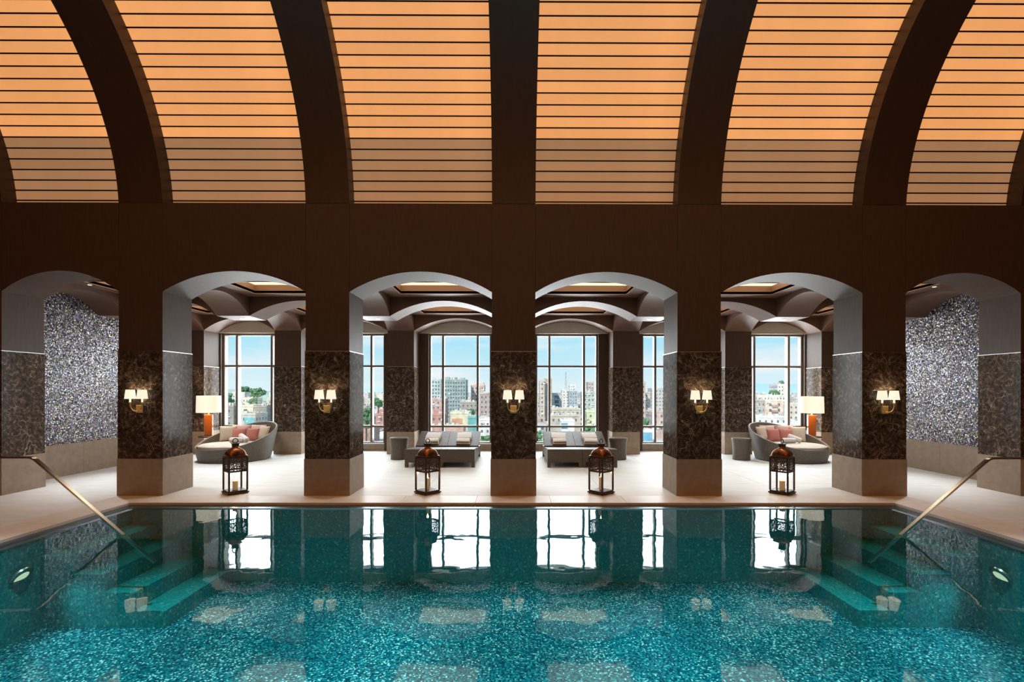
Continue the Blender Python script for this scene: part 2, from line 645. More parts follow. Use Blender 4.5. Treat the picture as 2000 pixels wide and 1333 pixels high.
# ------------------------------------------------------------------ floor, pool
floor = struct('floor')
obj('bedding', MB().box(-9.4, 9.4, 0.02, 6.6, -0.25, -0.004), M['joint'], floor)
ys = [0.0, 1.13, 2.26, 3.39, 4.52, 5.65, 6.6]
def slab(x0, x1, y0, y1, mat=M['stone'], par=floor, name='slab', g=0.0025, z0=-0.03, z1=0.0):
    o = obj(name, MB().box(-(x1 - x0) / 2 + g, (x1 - x0) / 2 - g, -(y1 - y0) / 2 + g, (y1 - y0) / 2 - g, z0, z1), mat, par, loc=((x0 + x1) / 2, (y0 + y1) / 2, 0))
    return o
for j in range(len(ys) - 1):
    xs = [-9.3 + i * 1.55 + (0.0 if j % 2 else 0.0) for i in range(13)]
    for i in range(12):
        slab(xs[i], xs[i + 1], ys[j], ys[j + 1])
PE = 5.95   # pool edge (side)
PY = -0.52  # pool edge (far)
PN = -7.7   # pool edge (near)
obj('side_bedding', MB().box(-9.4, -6.5, -12.6, 0.02, -0.25, -0.004).box(6.5, 9.4, -12.6, 0.02, -0.25, -0.004).box(-6.5, 6.5, -12.6, PN - 0.55, -0.25, -0.004), M['joint'], floor)
for s in (-1, 1):
    for k in range(8):
        y1 = -k * 1.56
        a, b = sorted((s * 6.5, s * 7.9))
        slab(a, b, y1 - 1.56, y1)
        a, b = sorted((s * 7.9, s * 9.3))
        slab(a, b, y1 - 1.56, y1)
for k in range(8):
    slab(-6.5 + k * 1.625, -6.5 + (k + 1) * 1.625, -12.5, PN - 0.55)

coping = struct('trim_1')
for k in range(11):
    slab(-6.5 + k * 13 / 11, -6.5 + (k + 1) * 13 / 11, PY, 0.0, M['coping'], coping, 'coping_stone', z0=-0.04)
    slab(-6.5 + k * 13 / 11, -6.5 + (k + 1) * 13 / 11, PN - 0.55, PN, M['coping'], coping, 'coping_stone', z0=-0.04)
for s in (-1, 1):
    a, b = sorted((s * PE, s * 6.5))
    L_ = PY - PN
    for k in range(6):
        slab(a, b, PN + k * L_ / 6, PN + (k + 1) * L_ / 6, M['coping'], coping, 'coping_stone', z0=-0.04)
WZ = -0.045
basin = struct('pool_basin')
PDPT = -1.15
G = 0.20   # gutter width
obj('pool_floor', MB().box(-PE, PE, PN, PY, PDPT - 0.1, PDPT), M['pool_mosaic'], basin)
obj('pool_wall', MB().box(-PE - 0.2, PE + 0.2, PY - G, PY + 0.4, PDPT, -0.06), M['pool_wall_tile'], basin)
obj('pool_wall', MB().box(-PE - 0.2, PE + 0.2, PN - 0.4, PN, PDPT, -0.06), M['pool_wall_tile'], basin)
for s in (-1, 1):
    a, b = sorted((s * (PE - G), s * (PE + 0.4)))
    obj('pool_wall', MB().box(a, b, PN, PY, PDPT, -0.06), M['pool_wall_tile'], basin)
gut = struct('trim_2')
obj('gutter_strip', MB().box(-PE, PE, PY - G, PY + 0.02, -0.06, -0.036), M['gutter'], gut)
obj('gutter_lip', MB().box(-PE + G, PE - G, PY - G - 0.012, PY - G, -0.06, -0.034), M['steelstrip'], gut)
for s in (-1, 1):
    a, b = sorted((s * (PE - G), s * (PE + 0.02)))
    obj('gutter_strip', MB().box(a, b, PN, PY - G, -0.06, -0.036), M['gutter'], gut)
    a, b = sorted((s * (PE - G - 0.012), s * (PE - G)))
    obj('gutter_lip', MB().box(a, b, PN, PY - G, -0.06, -0.034), M['steelstrip'], gut)
# entry steps under the handrails
for s, side in ((-1, 'left'), (1, 'right')):
    st = thing('pool_steps', 'underwater mosaic entry steps below the %s handrail' % side, 'steps', (s * (PE - G), -1.45, PDPT), group='underwater entry steps')
    for k in range(4):
        a, b = sorted((-s * 0.0, -s * (0.38 * (k + 1))))
        h = -PDPT - 0.22 * (k + 1) - 0.06
        if k:
            a, b = sorted((-s * 0.38 * k, -s * 0.38 * (k + 1)))
        obj('step', MB().box(a, b, -0.72, 0.72, 0, h), M['pool_wall_tile'], st)

def water_mat():
    m, n, p, o = mat_new('still_pool_water')
    n.nodes.remove(p)
    L = n.links.new
    t = n.nodes.new('ShaderNodeTexCoord')
    n1 = n.nodes.new('ShaderNodeTexNoise')
    n1.inputs['Scale'].default_value = 2.6
    n1.inputs['Detail'].default_value = 2
    n1.inputs['Roughness'].default_value = 0.45
    L(t.outputs['Object'], n1.inputs['Vector'])
    b = n.nodes.new('ShaderNodeBump')
    b.inputs['Strength'].default_value = 0.10
    b.inputs['Distance'].default_value = 0.02
    L(n1.outputs[0], b.inputs['Height'])
    gl = n.nodes.new('ShaderNodeBsdfGlossy')
    gl.inputs['Roughness'].default_value = 0.015
    gl.inputs[0].default_value = (0.93, 0.97, 1.0, 1)
    L(b.outputs[0], gl.inputs['Normal'])
    tr = n.nodes.new('ShaderNodeBsdfTransparent')
    tr.inputs[0].default_value = (0.62, 0.97, 0.98, 1)
    fr = n.nodes.new('ShaderNodeFresnel')
    fr.inputs[0].default_value = 1.33
    L(b.outputs[0], fr.inputs['Normal'])
    mi = n.nodes.new('ShaderNodeMixShader')
    L(fr.outputs[0], mi.inputs[0])
    L(tr.outputs[0], mi.inputs[1])
    L(gl.outputs[0], mi.inputs[2])
    L(mi.outputs[0], o.inputs[0])
    return m
wat = MB()
wat.v = [(-PE + G + 0.012, PN, WZ), (PE - G - 0.012, PN, WZ), (PE - G - 0.012, PY - G - 0.012, WZ), (-PE + G + 0.012, PY - G - 0.012, WZ)]
wat.f = [(0, 1, 2, 3)]
wo_ = obj('pool_water', wat, water_mat())
tag(wo_, 'still turquoise water of the indoor swimming pool', 'water')

# underwater lamps
def pool_light(loc, rot, lab, en):
    t = thing('pool_light', lab, 'pool light', loc, 0, 'underwater pool lights')
    t.rotation_euler = rot
    obj('housing', MB().lathe([(0.0, 0.0), (0.13, 0.0), (0.13, 0.02), (0.105, 0.03)], 20), M['steelstrip'], t, smooth=40)
    obj('lens', MB().lathe([(0.105, 0.028), (0.0, 0.036)], 20), emat('pool_lens', (1.0, 0.88, 0.58), 0.8, False), t)
    lamp('underwater_lamp', 'SPOT', (0, 0, 0.06), en, (0.70, 0.97, 1.0), (PI, 0, 0), t, spot_size=R_(84), spot_blend=0.9, shadow_soft_size=0.1)
for s, side in ((-1, 'left'), (1, 'right')):
    for y, w, en in ((-2.42, 'next to the entry steps', 25), (-4.6, 'midway along', 120), (-6.6, 'nearest the viewer', 160)):
        pool_light((s * (PE - G), y, -0.42), (0, -s * (PI / 2 + 0.66), 0), 'round underwater lamp in the %s pool wall, %s' % (side, w), en)
for k, x in enumerate((-3.6, -1.2, 1.2, 3.6)):
    pool_light((x, PN, -0.42), (-(PI / 2 + 0.66), 0, 0), 'round underwater lamp in the near pool wall, %s from the left' % ORD[k], 200)

# ------------------------------------------------------------------ pillars
def pillar_parts(t, w, d, zt=Z_SP):
    """origin at the middle of the front face, floor level"""
    g = 0.0
    a = w / 2
    obj('plinth', MB().box(-a - 0.018, a + 0.018, -0.018, d + 0.018, 0, Z_PL), M['plinth'], t, bevel=0.004)
    mb = 0.009
    obj('marble_panel', MB().box(-a - mb, a + mb, -mb, 0.02, Z_PL, Z_MB), M['marble'], t, bevel=0.002)
    obj('marble_panel', MB().box(-a - mb, a + mb, d - 0.02, d + mb, Z_PL, Z_MB), M['marble'], t, bevel=0.002)
    for s in (-1, 1):
        x0, x1 = sorted((s * (a - 0.02), s * (a + mb)))
        obj('marble_panel', MB().box(x0, x1, 0.0215, d - 0.0215, Z_PL, Z_MB), M['marble'], t, bevel=0.002)
    obj('metal_trim', MB().box(-a - 0.011, a + 0.011, -0.011, d + 0.011, Z_MB, Z_MB + 0.012), M['steelstrip'], t)
    obj('shaft', MB().box(-a, a, 0, d, Z_MB + 0.012, zt), M['plaster'], t)

protos = {}
def place_pillar(kind, w, d, loc, label, group):
    if kind not in protos:
        t = thing('pillar', label, 'pillar', loc, 0, group)
        pillar_parts(t, w, d)
        protos[kind] = t
    else:
        copy_tree(protos[kind], loc, 0, label)
for i, x in enumerate(PX):
    place_pillar('p', PW, PD, (x, 0, 0), 'pillar clad in dark marble with double sconce, %s from the left along the pool' % ORD[i], 'arcade pillars along the pool')
for i, x in enumerate(PX):
    place_pillar('p', PW, PD, (x, YB, 0), 'marble-clad pillar by the windows, %s from the left, without sconce' % ORD[i], 'pillars along the windows')
protos['p']['group'] = 'arcade pillars along the pool'
for o in bpy.data.objects:
    if o.type == 'EMPTY' and o.get('category') == 'pillar' and abs(o.location.y - YB) < 0.01:
        o['group'] = 'pillars along the windows'
EW = 9.4 - XE
for s, side in ((-1, 'left'), (1, 'right')):
    xc = s * (XE + EW / 2)
    place_pillar('e', EW, PD, (xc, 0, 0), 'half-hidden marble end pier at the %s edge of the arcade' % side, 'end piers')
    place_pillar('e', EW, PD + 0.2, (xc, YB, 0), 'marble corner pier behind the lamp, %s end of window wall' % side, 'end piers')

# ------------------------------------------------------------------ arcade wall above the arches
arc = struct('wall_arcade')
for i, (x0, x1) in enumerate(BAYS):
    p = arc_pts(x0, x1, 28)
    g = 0.003
    p[0] = (x0 + g, p[0][1])
    p[-1] = (x1 - g, p[-1][1])
    obj('spandrel_panel', MB().prism(p + [(x1 - g, Z_TOP - 0.06), (x0 + g, Z_TOP - 0.06)], 0.0, PD, 'y').box(x0 + g, x1 - g, 0, 0.2, Z_TOP - 0.06, Z_TOP), M['plaster'], arc, smooth=30)
for x in PX:
    obj('wall_panel', MB().box(x - HW + 0.001, x + HW - 0.001, 0, PD, Z_SP, Z_TOP - 0.06).box(x - HW + 0.001, x + HW - 0.001, 0, 0.2, Z_TOP - 0.06, Z_TOP), M['plaster'], arc)
for s in (-1, 1):
    a, b = sorted((s * XE, s * 9.4))
    obj('wall_panel', MB().box(a, b, 0, PD, Z_SP, Z_TOP - 0.06).box(a, b, 0, 0.2, Z_TOP - 0.06, Z_TOP), M['plaster'], arc)

# ------------------------------------------------------------------ vault
VR, VY, VZ = 3.5, -3.5, 4.6
VPAN = 3.77
YFAR = -12.5
def vault_path(r, a0=0.0, n=40):
    """(y, z) from the arcade up over the hall and down to the wall behind the viewer"""
    pts = []
    for i in range(n + 1):
        a = a0 + (PI / 2 - a0) * i / n
        pts.append((VY + r * math.cos(a), VZ + r * math.sin(a)))
    yf = YFAR + 3.5
    for i in range(13):
        a = PI / 2 * (1 - i / 12)
        pts.append((yf - r * math.cos(a), VZ + r * math.sin(a)))
    return pts
def rib_mesh(w):
    inn = vault_path(VR, math.asin(0.25 / VR))
    out = vault_path(VR + 0.40, math.asin(0.25 / (VR + 0.40)))
    mb = MB()
    n = len(inn)
    for x in (-w / 2, w / 2):
        for (y, z) in inn:
            mb.v.append((x, y, z))
        for (y, z) in out:
            mb.v.append((x, y, z))
    N2 = 2 * n
    for i in range(n - 1):
        mb.f.append((i, i + 1, n + i + 1, n + i))
        mb.f.append((N2 + i, N2 + n + i, N2 + n + i + 1, N2 + i + 1))
        mb.f.append((i, N2 + i, N2 + i + 1, i + 1))
        mb.f.append((n + i, n + i + 1, N2 + n + i + 1, N2 + n + i))
    mb.f.append((0, n, N2 + n, N2))
    mb.f.append((n - 1, N2 + n - 1, N2 + 2 * n - 1, 2 * n - 1))
    return mb.mesh('vault_rib', M['rib'], 30)
rm = rib_mesh(PW)
for i, x in enumerate(PX):
    o = link('vault_rib', rm, None, (x, 0, 0))
    tag(o, 'dark brown curved vault rib above the %s pillar from the left' % ORD[i], 'rib', 'vault ribs')
rme = rib_mesh(EW)
for s, side in ((-1, 'left'), (1, 'right')):
    o = link('vault_rib', rme, None, (s * (XE + EW / 2), 0, 0))
    tag(o, 'dark vault rib cut off by the %s edge of the picture' % side, 'rib', 'vault ribs')

A0 = math.asin(0.375 / VPAN)         # first batten, just above the arcade wall
DA = (math.asin(2.809 / VPAN) - math.asin(0.355 / VPAN)) / 17
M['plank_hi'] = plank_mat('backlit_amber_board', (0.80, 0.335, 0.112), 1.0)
M['plank_lo'] = plank_mat('dim_amber_board', (0.30, 0.15, 0.07), 1.0)  # weaker backlight on the lower boards put in as emission
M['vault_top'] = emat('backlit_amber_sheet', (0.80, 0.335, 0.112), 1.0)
NPL = 30
pl_cache = {}
def plank_mesh(w, mat, key):
    if (w, key) not in pl_cache:
        h = VPAN * DA
        mb = MB().box(-w / 2, w / 2, -0.004, 0.012, 0.009, h - 0.009)
        pl_cache[(w, key)] = mb.mesh('plank', mat)
    return pl_cache[(w, key)]
bt_cache = {}
VB = [(a - 0.0, b + 0.0) for a, b in BAYS]
for i, (x0, x1) in enumerate(VB):
    w = round(x1 - x0, 4)
    t = thing('vault_bay', 'backlit amber slatted vault panel, %s bay from the left' % ORD[i], 'ceiling panel', ((x0 + x1) / 2, 0, 0), 0, 'amber vault bays')
    if w not in bt_cache:
        bt_cache[w] = MB().box(-w / 2, w / 2, -0.014, 0.02, -0.0105, 0.0105).mesh('batten', M['batten'])
    for k in range(-1, NPL):
        a = A0 + k * DA
        y, z = VY + VPAN * math.cos(a), VZ + VPAN * math.sin(a)
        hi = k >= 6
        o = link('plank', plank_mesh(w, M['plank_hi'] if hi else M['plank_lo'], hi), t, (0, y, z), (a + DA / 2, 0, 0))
        o = link('batten', bt_cache[w], t, (0, y, z), (a, 0, 0))
    # the rest of the vault, above the frame
    a1 = A0 + NPL * DA
    mb = MB()
    pts = vault_path(VPAN, a1, 10)
    for (y, z) in pts:
        mb.v += [(-w / 2, y, z), (w / 2, y, z)]
    for q in range(len(pts) - 1):
        mb.f.append((2 * q, 2 * q + 1, 2 * q + 3, 2 * q + 2))
    me = bpy.data.meshes.new('upper_panel')
    me.from_pydata(mb.v, [], mb.f)
    me.update()
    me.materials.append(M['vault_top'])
    # face the hall
    if me.polygons[0].normal.z > 0:
        me.flip_normals()
    link('upper_panel', me, t)
# narrow spots added high in the three middle ribs to brighten the pool
for i, x, y, wy, tl, ang_, en_ in [(1, -SP, -3.0, 'further', 0, 34, 2600), (1, -SP, -5.5, 'nearer', 0, 34, 2600), (2, 0.0, -3.0, 'further', 0, 34, 2600), (2, 0.0, -5.5, 'nearer', 0, 34, 2600),
        (3, SP, -3.0, 'further', 0, 34, 2600), (3, SP, -5.5, 'nearer', 0, 34, 2600), (1, -SP, -3.6, 'outward tilted', -15.5, 24, 1700), (3, SP, -3.6, 'outward tilted', 15.5, 24, 1700),
        (1, -SP, -6.0, 'last outward tilted', -15.5, 24, 2600), (3, SP, -6.0, 'last outward tilted', 15.5, 24, 2600)]:
    if True:
        t = thing('pool_spotlight', 'spotlight high in the %s vault rib aimed at the water, the %s one' % (ORD[i], wy), 'spotlight', (x, y, VZ + (math.sqrt(VR ** 2 - (y - VY) ** 2) if y > VY else VR) - 0.004), 0, 'pool spotlights in the ribs')
        obj('ring', MB().lathe([(0.045, 0.004), (0.045, -0.006), (0.065, -0.006), (0.065, 0.004)], 18), M['steelstrip'], t)
        obj('lens', MB().lathe([(0.0, -0.001), (0.045, -0.001)], 18), emat('spot_lens', (0.9, 1, 1), 3.0, False), t)
        lamp('pool_spot', 'SPOT', (0, 0, -0.02), en_, (0.82, 0.98, 1.0), (0, -R_(tl), 0), t, spot_size=R_(ang_), spot_blend=0.85, shadow_soft_size=0.08)
# outer shell, opaque
sh = struct('ceiling_vault')
mb = MB()
pts = vault_path(VR + 0.42, -0.12)
for (y, z) in pts:
    mb.v += [(-9.5, y, z), (9.5, y, z)]
for q in range(len(pts) - 1):
    mb.f.append((2 * q, 2 * q + 1, 2 * q + 3, 2 * q + 2))
obj('vault_shell', mb, M['rib'], sh)

# hall walls
wl = struct('wall_left')
wr = struct('wall_right')
hl = struct('wall_hall_left')
hr = struct('wall_hall_right')
wn_ = struct('wall_near')
def endwall(s, par):
    a, b = sorted((s * 9.42, s * 9.6))
    obj('hall_wall', MB().box(a, b, YFAR - 0.9, 0.75, -0.3, 9.0), M['plaster'], par)
endwall(-1, hl)
endwall(1, hr)
obj('hall_wall', MB().box(-9.6, 9.6, YFAR - 0.9, YFAR - 0.7, -0.3, 9.0), M['plaster'], wn_)

# ------------------------------------------------------------------ lounge side walls (mosaic)
for s, par in ((-1, wl), (1, wr)):
    a, b = sorted((s * XW, s * (XW + 0.5)))
    mw = MB()
    # mosaic panel
    obj('mosaic_panel', MB().box(a, b, PD + 0.018, YB - 0.018, 0.65, 4.1), M['wall_mosaic'], par, label='iridescent glass mosaic')
    q0, q1 = sorted((s * (XW - 0.02), s * (XW + 0.5)))
    for k in range(3):
        y0 = PD + 0.018 + k * (YB - PD - 0.036) / 3
        y1 = PD + 0.018 + (k + 1) * (YB - PD - 0.036) / 3
        obj('skirting_stone', MB().box(q0, q1, y0 + 0.0015, y1 - 0.0015, 0, 0.65), M['plinth'], par, bevel=0.003)

# ------------------------------------------------------------------ lounge ceiling
ceil = struct('ceiling')
ZC = 3.80
ZT = 4.35
def ybeam(xa, xb, y0, y1):
    p = arc_pts(y0, y1, 20)
    obj('arch_beam', MB().prism(p + [(y1, ZC + 0.1), (y0, ZC + 0.1)], xa, xb, 'x'), M['plaster_soft'], ceil, smooth=30)
def xbeam(x0, x1, ya, yb):
    p = arc_pts(x0, x1, 24)
    obj('arch_beam', MB().prism(p + [(x1, ZC + 0.1), (x0, ZC + 0.1)], ya, yb, 'y'), M['plaster_soft'], ceil, smooth=30)
strips = [(-XW, -XE)] + [(x - HW, x + HW) for x in PX] + [(XE, XW)]
for (a, b) in strips:
    ybeam(a, b, PD, YM0)
    ybeam(a, b, YM1, YB)
    obj('pendant_block', MB().box(a, b, YM0, YM1, Z_SP, ZC + 0.1), M['plaster_soft'], ceil)
    obj('pier_head', MB().box(a, b, YB, YB + PD, Z_SP, ZC + 0.1), M['plaster_soft'], ceil)
for (x0, x1) in BAYS:
    xbeam(x0, x1, YM0, YM1)
    xbeam(x0, x1, YB, YB + PD - 0.02)
# coffers
M['coffer'] = emat('coffer_light_panel', (1.0, 0.80, 0.55), 1.2)
M['coffer_wood'] = pmat('warm_coffer_lining', (0.36, 0.19, 0.10), 0.4)
ROWS = [(PD, YM0, 'nearer the pool'), (YM1, YB, 'nearer the windows')]
for i, (x0, x1) in enumerate(BAYS):
    for (y0, y1, wh) in ROWS:
        mx_, my_ = 0.34, 0.42
        cx0, cx1, cy0, cy1 = x0 + mx_, x1 - mx_, y0 + my_, y1 - my_
        f = MB()
        f.box(x0, x1, y0, cy0, ZC, ZC + 0.05).box(x0, x1, cy1, y1, ZC, ZC + 0.05).box(x0, cx0, cy0, cy1, ZC, ZC + 0.05).box(cx1, x1, cy0, cy1, ZC, ZC + 0.05)
        obj('coffer_soffit', f, M['plaster_soft'], ceil)
        t = thing('coffer_light', 'glowing rectangular ceiling coffer behind the %s arch from the left, %s' % (ORD[i], wh), 'ceiling light', ((cx0 + cx1) / 2, (cy0 + cy1) / 2, ZC + 0.02), 0, 'ceiling coffers')
        a, b = (cx1 - cx0) / 2, (cy1 - cy0) / 2
        wd = MB().box(-a - 0.02, a + 0.02, -b - 0.02, -b, -0.03, 0.2).box(-a - 0.02, a + 0.02, b, b + 0.02, -0.03, 0.2)
        wd.box(-a - 0.02, -a, -b, b, -0.03, 0.2).box(a, a + 0.02, -b, b, -0.03, 0.2)
        obj('lining', wd, M['coffer_wood'], t)
        pm = MB()
        pm.v = [(-a, -b, 0.155), (-a, b, 0.155), (a, b, 0.155), (a, -b, 0.155)]
        pm.f = [(0, 1, 2, 3)]
        me = bpy.data.meshes.new('light_panel')
        me.from_pydata(pm.v, [], pm.f)
        me.update()
        me.materials.append(M['coffer'])
        if me.polygons[0].normal.z > 0:
            me.flip_normals()
        link('light_panel', me, t)
obj('roof_slab', MB().box(-9.6, 9.6, 0.3, 6.9, ZC + 0.25, ZC + 0.45), M['plaster'], ceil)
# recessed downlights under the pendants and beside the mosaic walls
def downlight(loc, lab, en, ang=70, rot=(0, 0, 0), col=(1.0, 0.93, 0.84)):
    t = thing('downlight', lab, 'downlight', loc, 0, 'recessed downlights')
    obj('ring', MB().lathe([(0.032, 0.004), (0.032, -0.003), (0.045, -0.003), (0.045, 0.004)], 16), M['steelstrip'], t)
    obj('bulb', MB().lathe([(0.0, -0.001), (0.032, -0.001)], 16), emat('downlight_bulb', (1, 0.93, 0.82), 3.0, False), t)
    lamp('downlight_lamp', 'SPOT', (0, 0, -0.01), en, col, rot, t, spot_size=R_(ang), spot_blend=0.7, shadow_soft_size=0.06)
for i, x in enumerate(PX):
    downlight((x, 3.04, Z_SP - 0.004), 'tiny recessed downlight in the ceiling pendant behind the %s pillar' % ORD[i], 130, 120)
for i, (x0, x1) in enumerate(BAYS):  # downlights added out of view, brightening the coping and near floor
    downlight(((x0 + x1) / 2, PD + 0.12, ZC - 0.006), 'recessed downlight in the ceiling close behind the %s arch from the left' % ORD[i], 100, 84, (R_(-15), 0, 0), (1.0, 0.96, 0.90))
for s, side in ((-1, 'left'), (1, 'right')):
    for y, w in ((1.45, 'nearer the pool'), (4.2, 'nearer the windows')):
        downlight((s * 8.25, y, ZC - 0.006), 'recessed spot grazing the %s mosaic wall, %s' % (side, w), 330, 72, (0, s * R_(24), 0), (0.95, 0.95, 1.0))

# ------------------------------------------------------------------ window wall
wb = struct('wall_back')
YW = 6.12
WHALF = 0.905
ZW0, ZW1 = 0.222, 3.38
# jambs between windows, head and sill
edges = [-9.6]
for wx in WIN_X:
    edges += [wx - WHALF, wx + WHALF]
edges.append(9.6)
for k in range(0, len(edges), 2):
    obj('jamb', MB().box(edges[k], edges[k + 1], YB + PD - 0.018, YW + 0.3, 0, ZC + 0.3), M['plaster'], wb)
for wx in WIN_X:
    obj('sill_wall', MB().box(wx - WHALF, wx + WHALF, YW - 0.02, YW + 0.3, 0, ZW0 - 0.03), M['plinth'], wb)
    obj('sill_board', MB().box(wx - WHALF, wx + WHALF, YW - 0.05, YW + 0.3, ZW0 - 0.03, ZW0), M['stone'], wb)
    obj('head', MB().box(wx - WHALF, wx + WHALF, YW, YW + 0.3, ZW1, ZC + 0.3), M['plaster'], wb)
for i, (x0, x1) in enumerate(BAYS):
    p = arc_pts(x0 + 0.005, x1 - 0.005, 24, Z_SP + 0.004, RISE)
    obj('lunette_panel', MB().prism(p, YB + PD - 0.075, YB + PD - 0.03, 'y'), M['lunette'], wb, smooth=30)
pane_c = {}
for i, wx in enumerate(WIN_X):
    w = struct('window_%d' % (i + 1), (wx, YW + 0.04, 0))
    fr = 0.05
    obj('window_frame', MB().box(-WHALF, -WHALF + fr, 0, 0.16, ZW0, ZW1).box(WHALF - fr, WHALF, 0, 0.16, ZW0, ZW1)
        .box(-WHALF + fr, WHALF - fr, 0, 0.16, ZW1 - fr, ZW1).box(-WHALF + fr, WHALF - fr, 0, 0.16, ZW0, ZW0 + 0.03), M['frame'], w)
    mxs = [-0.504, 0.504]
    mu_ = MB().box(-0.03, 0.03, 0, 0.17, ZW0 + 0.03, ZW1 - fr)
    for m_ in mxs:
        obj('mullion', mu_, M['frame'], w, loc=(m_, 0, 0))
    tz = [0.697, 2.447]
    xs = [-WHALF + fr, -0.534, -0.474, 0.474, 0.534, WHALF - fr]
    for z in tz:
        for k in (0, 2, 4):
            obj('transom', MB().box(xs[k], xs[k + 1], 0.02, 0.13, z - 0.028, z + 0.028), M['frame'], w)
    zs = [ZW0 + 0.03, tz[0] - 0.028, tz[0] + 0.028, tz[1] - 0.028, tz[1] + 0.028, ZW1 - fr]
    for a in (0, 2, 4):
        for b in (0, 2, 4):
            key = (a, b)
            if key not in pane_c:
                pane_c[key] = MB().box(xs[a], xs[a + 1], 0.078, 0.086, zs[b], zs[b + 1]).mesh('pane', M['glass'])
            link('pane', pane_c[key], w)

# ------------------------------------------------------------------ wall sconces
def sconce(loc, lab):
    t = thing('wall_sconce', lab, 'wall lamp', loc, 0, 'double wall sconces')
    bp = obj('backplate', MB().box(-0.055, 0.055, -0.022, 0, -0.065, 0.065), M['brass'], t, bevel=0.006)
    for s in (-1, 1):
        pts = []
        p0, p1, p2, p3 = Vector((-s * 0.035, -0.03, -0.035)), Vector((s * 0.03, -0.085 - 0.02 * s, -0.05)), Vector((s * 0.10, -0.085, -0.03)), Vector((s * 0.098, -0.085, 0.10))
        for k in range(13):
            u = k / 12
            pts.append(p0 * (1 - u) ** 3 + p1 * 3 * u * (1 - u) ** 2 + p2 * 3 * u * u * (1 - u) + p3 * u ** 3)
        obj('arm', MB().tube(pts, 0.0085, 8), M['brass'], t, smooth=60)
        c = (s * 0.098, -0.085, 0)
        obj('cup', MB().lathe([(0, 0.095), (0.014, 0.095), (0.022, 0.108), (0.022, 0.114), (0, 0.114)], 14, c), M['brass'], t, smooth=40)
        obj('candle_sleeve', MB().lathe([(0, 0.114), (0.014, 0.114), (0.014, 0.185), (0, 0.185)], 12, c), M['shade'], t, smooth=40)
        obj('shade', MB().lathe([(0.080, 0.168), (0.062, 0.318), (0.060, 0.318), (0.078, 0.168), (0.080, 0.168)], 24, c, close=False), M['shade'], t, smooth=40)
        lamp('sconce_bulb', 'POINT', (c[0], c[1], 0.30), 1.2, (1.0, 0.78, 0.50), (0, 0, 0), t, shadow_soft_size=0.03)
    return t
sc0 = None
for i, x in enumerate(PX):
    lab = 'brass double sconce with two white shades on the %s marble pillar from the left' % ORD[i]
    loc = (x - 0.0, -0.0095, 1.435)
    if sc0 is None:
        sc0 = sconce(loc, lab)
    else:
        copy_tree(sc0, loc, 0, lab)

# ------------------------------------------------------------------ sun loungers
def lounger(loc, lab):
    t = thing('sun_lounger', lab, 'lounger', loc, 0, 'woven sun loungers')
    w = 0.395
    body = [(0, 0.115), (0, 0.405), (0.02, 0.417), (0.30, 0.405), (1.27, 0.323), (1.95, 0.30), (1.95, 0.115)]
    obj('body', MB().prism(body, -w, w, 'x'), M['wicker'], t, bevel=0.008)
    for s in (-1, 1):
        for y in (0.0, 1.87):
            x0, x1 = sorted((s * (w - 0.075), s * w))
            obj('leg', MB().box(x0, x1, y, y + 0.08, 0, 0.13), M['wicker'], t, bevel=0.004)
    ang = math.atan2(0.305, 0.74)
    bk = MB().box(-w + 0.0, w - 0.0, 0, 0.80, -0.025, 0.022)
    b = obj('backrest', bk, M['wicker'], t, bevel=0.008, loc=(0, 1.25, 0.335), rot=(ang, 0, 0))
    obj('edge_tube', MB().tube([(-w + 0.01, 0.80, 0), (w - 0.01, 0.80, 0)], 0.022, 8), M['wicker'], b, smooth=60)
    obj('hinge_support', MB().tube([(-w + 0.1, 0.55, -0.03), (-w + 0.1, 0.62, -0.20)], 0.014, 6).tube([(w - 0.1, 0.55, -0.03), (w - 0.1, 0.62, -0.20)], 0.014, 6), M['iron'], b)
    return t
LX = [-2.065, -1.271, 1.166, 1.960]
LL = ['woven sun lounger, left one of the pair beside the stool behind the third arch', 'woven sun lounger, right one of the left-hand pair next to the middle pillar',
      'woven sun lounger, left one of the right-hand pair next to the middle pillar', 'woven sun lounger, right one of the pair beside the stool behind the fourth arch']
l0 = lounger((LX[0], 2.98, 0), LL[0])
for i in range(1, 4):
    copy_tree(l0, (LX[i], 2.98, 0), 0, LL[i])

def folded(w, d, h, layers=3):
    """folded towel: soft layers with a rounded fold edge"""
    mb = MB()
    lh = h / layers
    for k in range(layers):
        z0 = k * lh
        ins = 0.006 * (k % 2)
        prof = []
        n = 6
        for q in range(n + 1):
            a = -PI / 2 + PI * q / n
            prof.append((-d / 2 + ins + lh / 2 - lh / 2 * math.cos(a), z0 + lh / 2 + lh * 0.5 * math.sin(a)))
        prof2 = []
        for q in range(n + 1):
            a = PI / 2 - PI * q / n
            prof2.append((d / 2 - ins - lh / 2 + lh / 2 * math.cos(a), z0 + lh / 2 + lh * 0.5 * math.sin(a)))
        mb.prism(prof + prof2, -w / 2 + ins, w / 2 - ins, 'x')
    return mb
def rolled(L, r):
    """rolled towel lying along x, with the spiral showing at both ends"""
    mb = MB()
    n = 20
    prof = [(0.0, -L / 2 + 0.012), (r * 0.25, -L / 2 + 0.004), (r * 0.42, -L / 2 + 0.012), (r * 0.62, -L / 2), (r * 0.74, -L / 2 + 0.010), (r * 0.9, -L / 2 + 0.004), (r, -L / 2 + 0.025)]
    prof = prof + [(r * 1.01, -L / 6), (r * 1.0, L / 6)] + [(a, -b) for a, b in reversed(prof)]
    mb.lathe(prof, n)
    mb.xf(Matrix.Rotation(PI / 2, 4, 'Y'))
    return mb
ftm = folded(0.37, 0.30, 0.075).mesh('folded_towel', M['towel'], 50)
ftm2 = folded(0.34, 0.19, 0.115, 2).mesh('folded_towel', M['towel'], 50)
ang = math.atan2(0.305, 0.74)
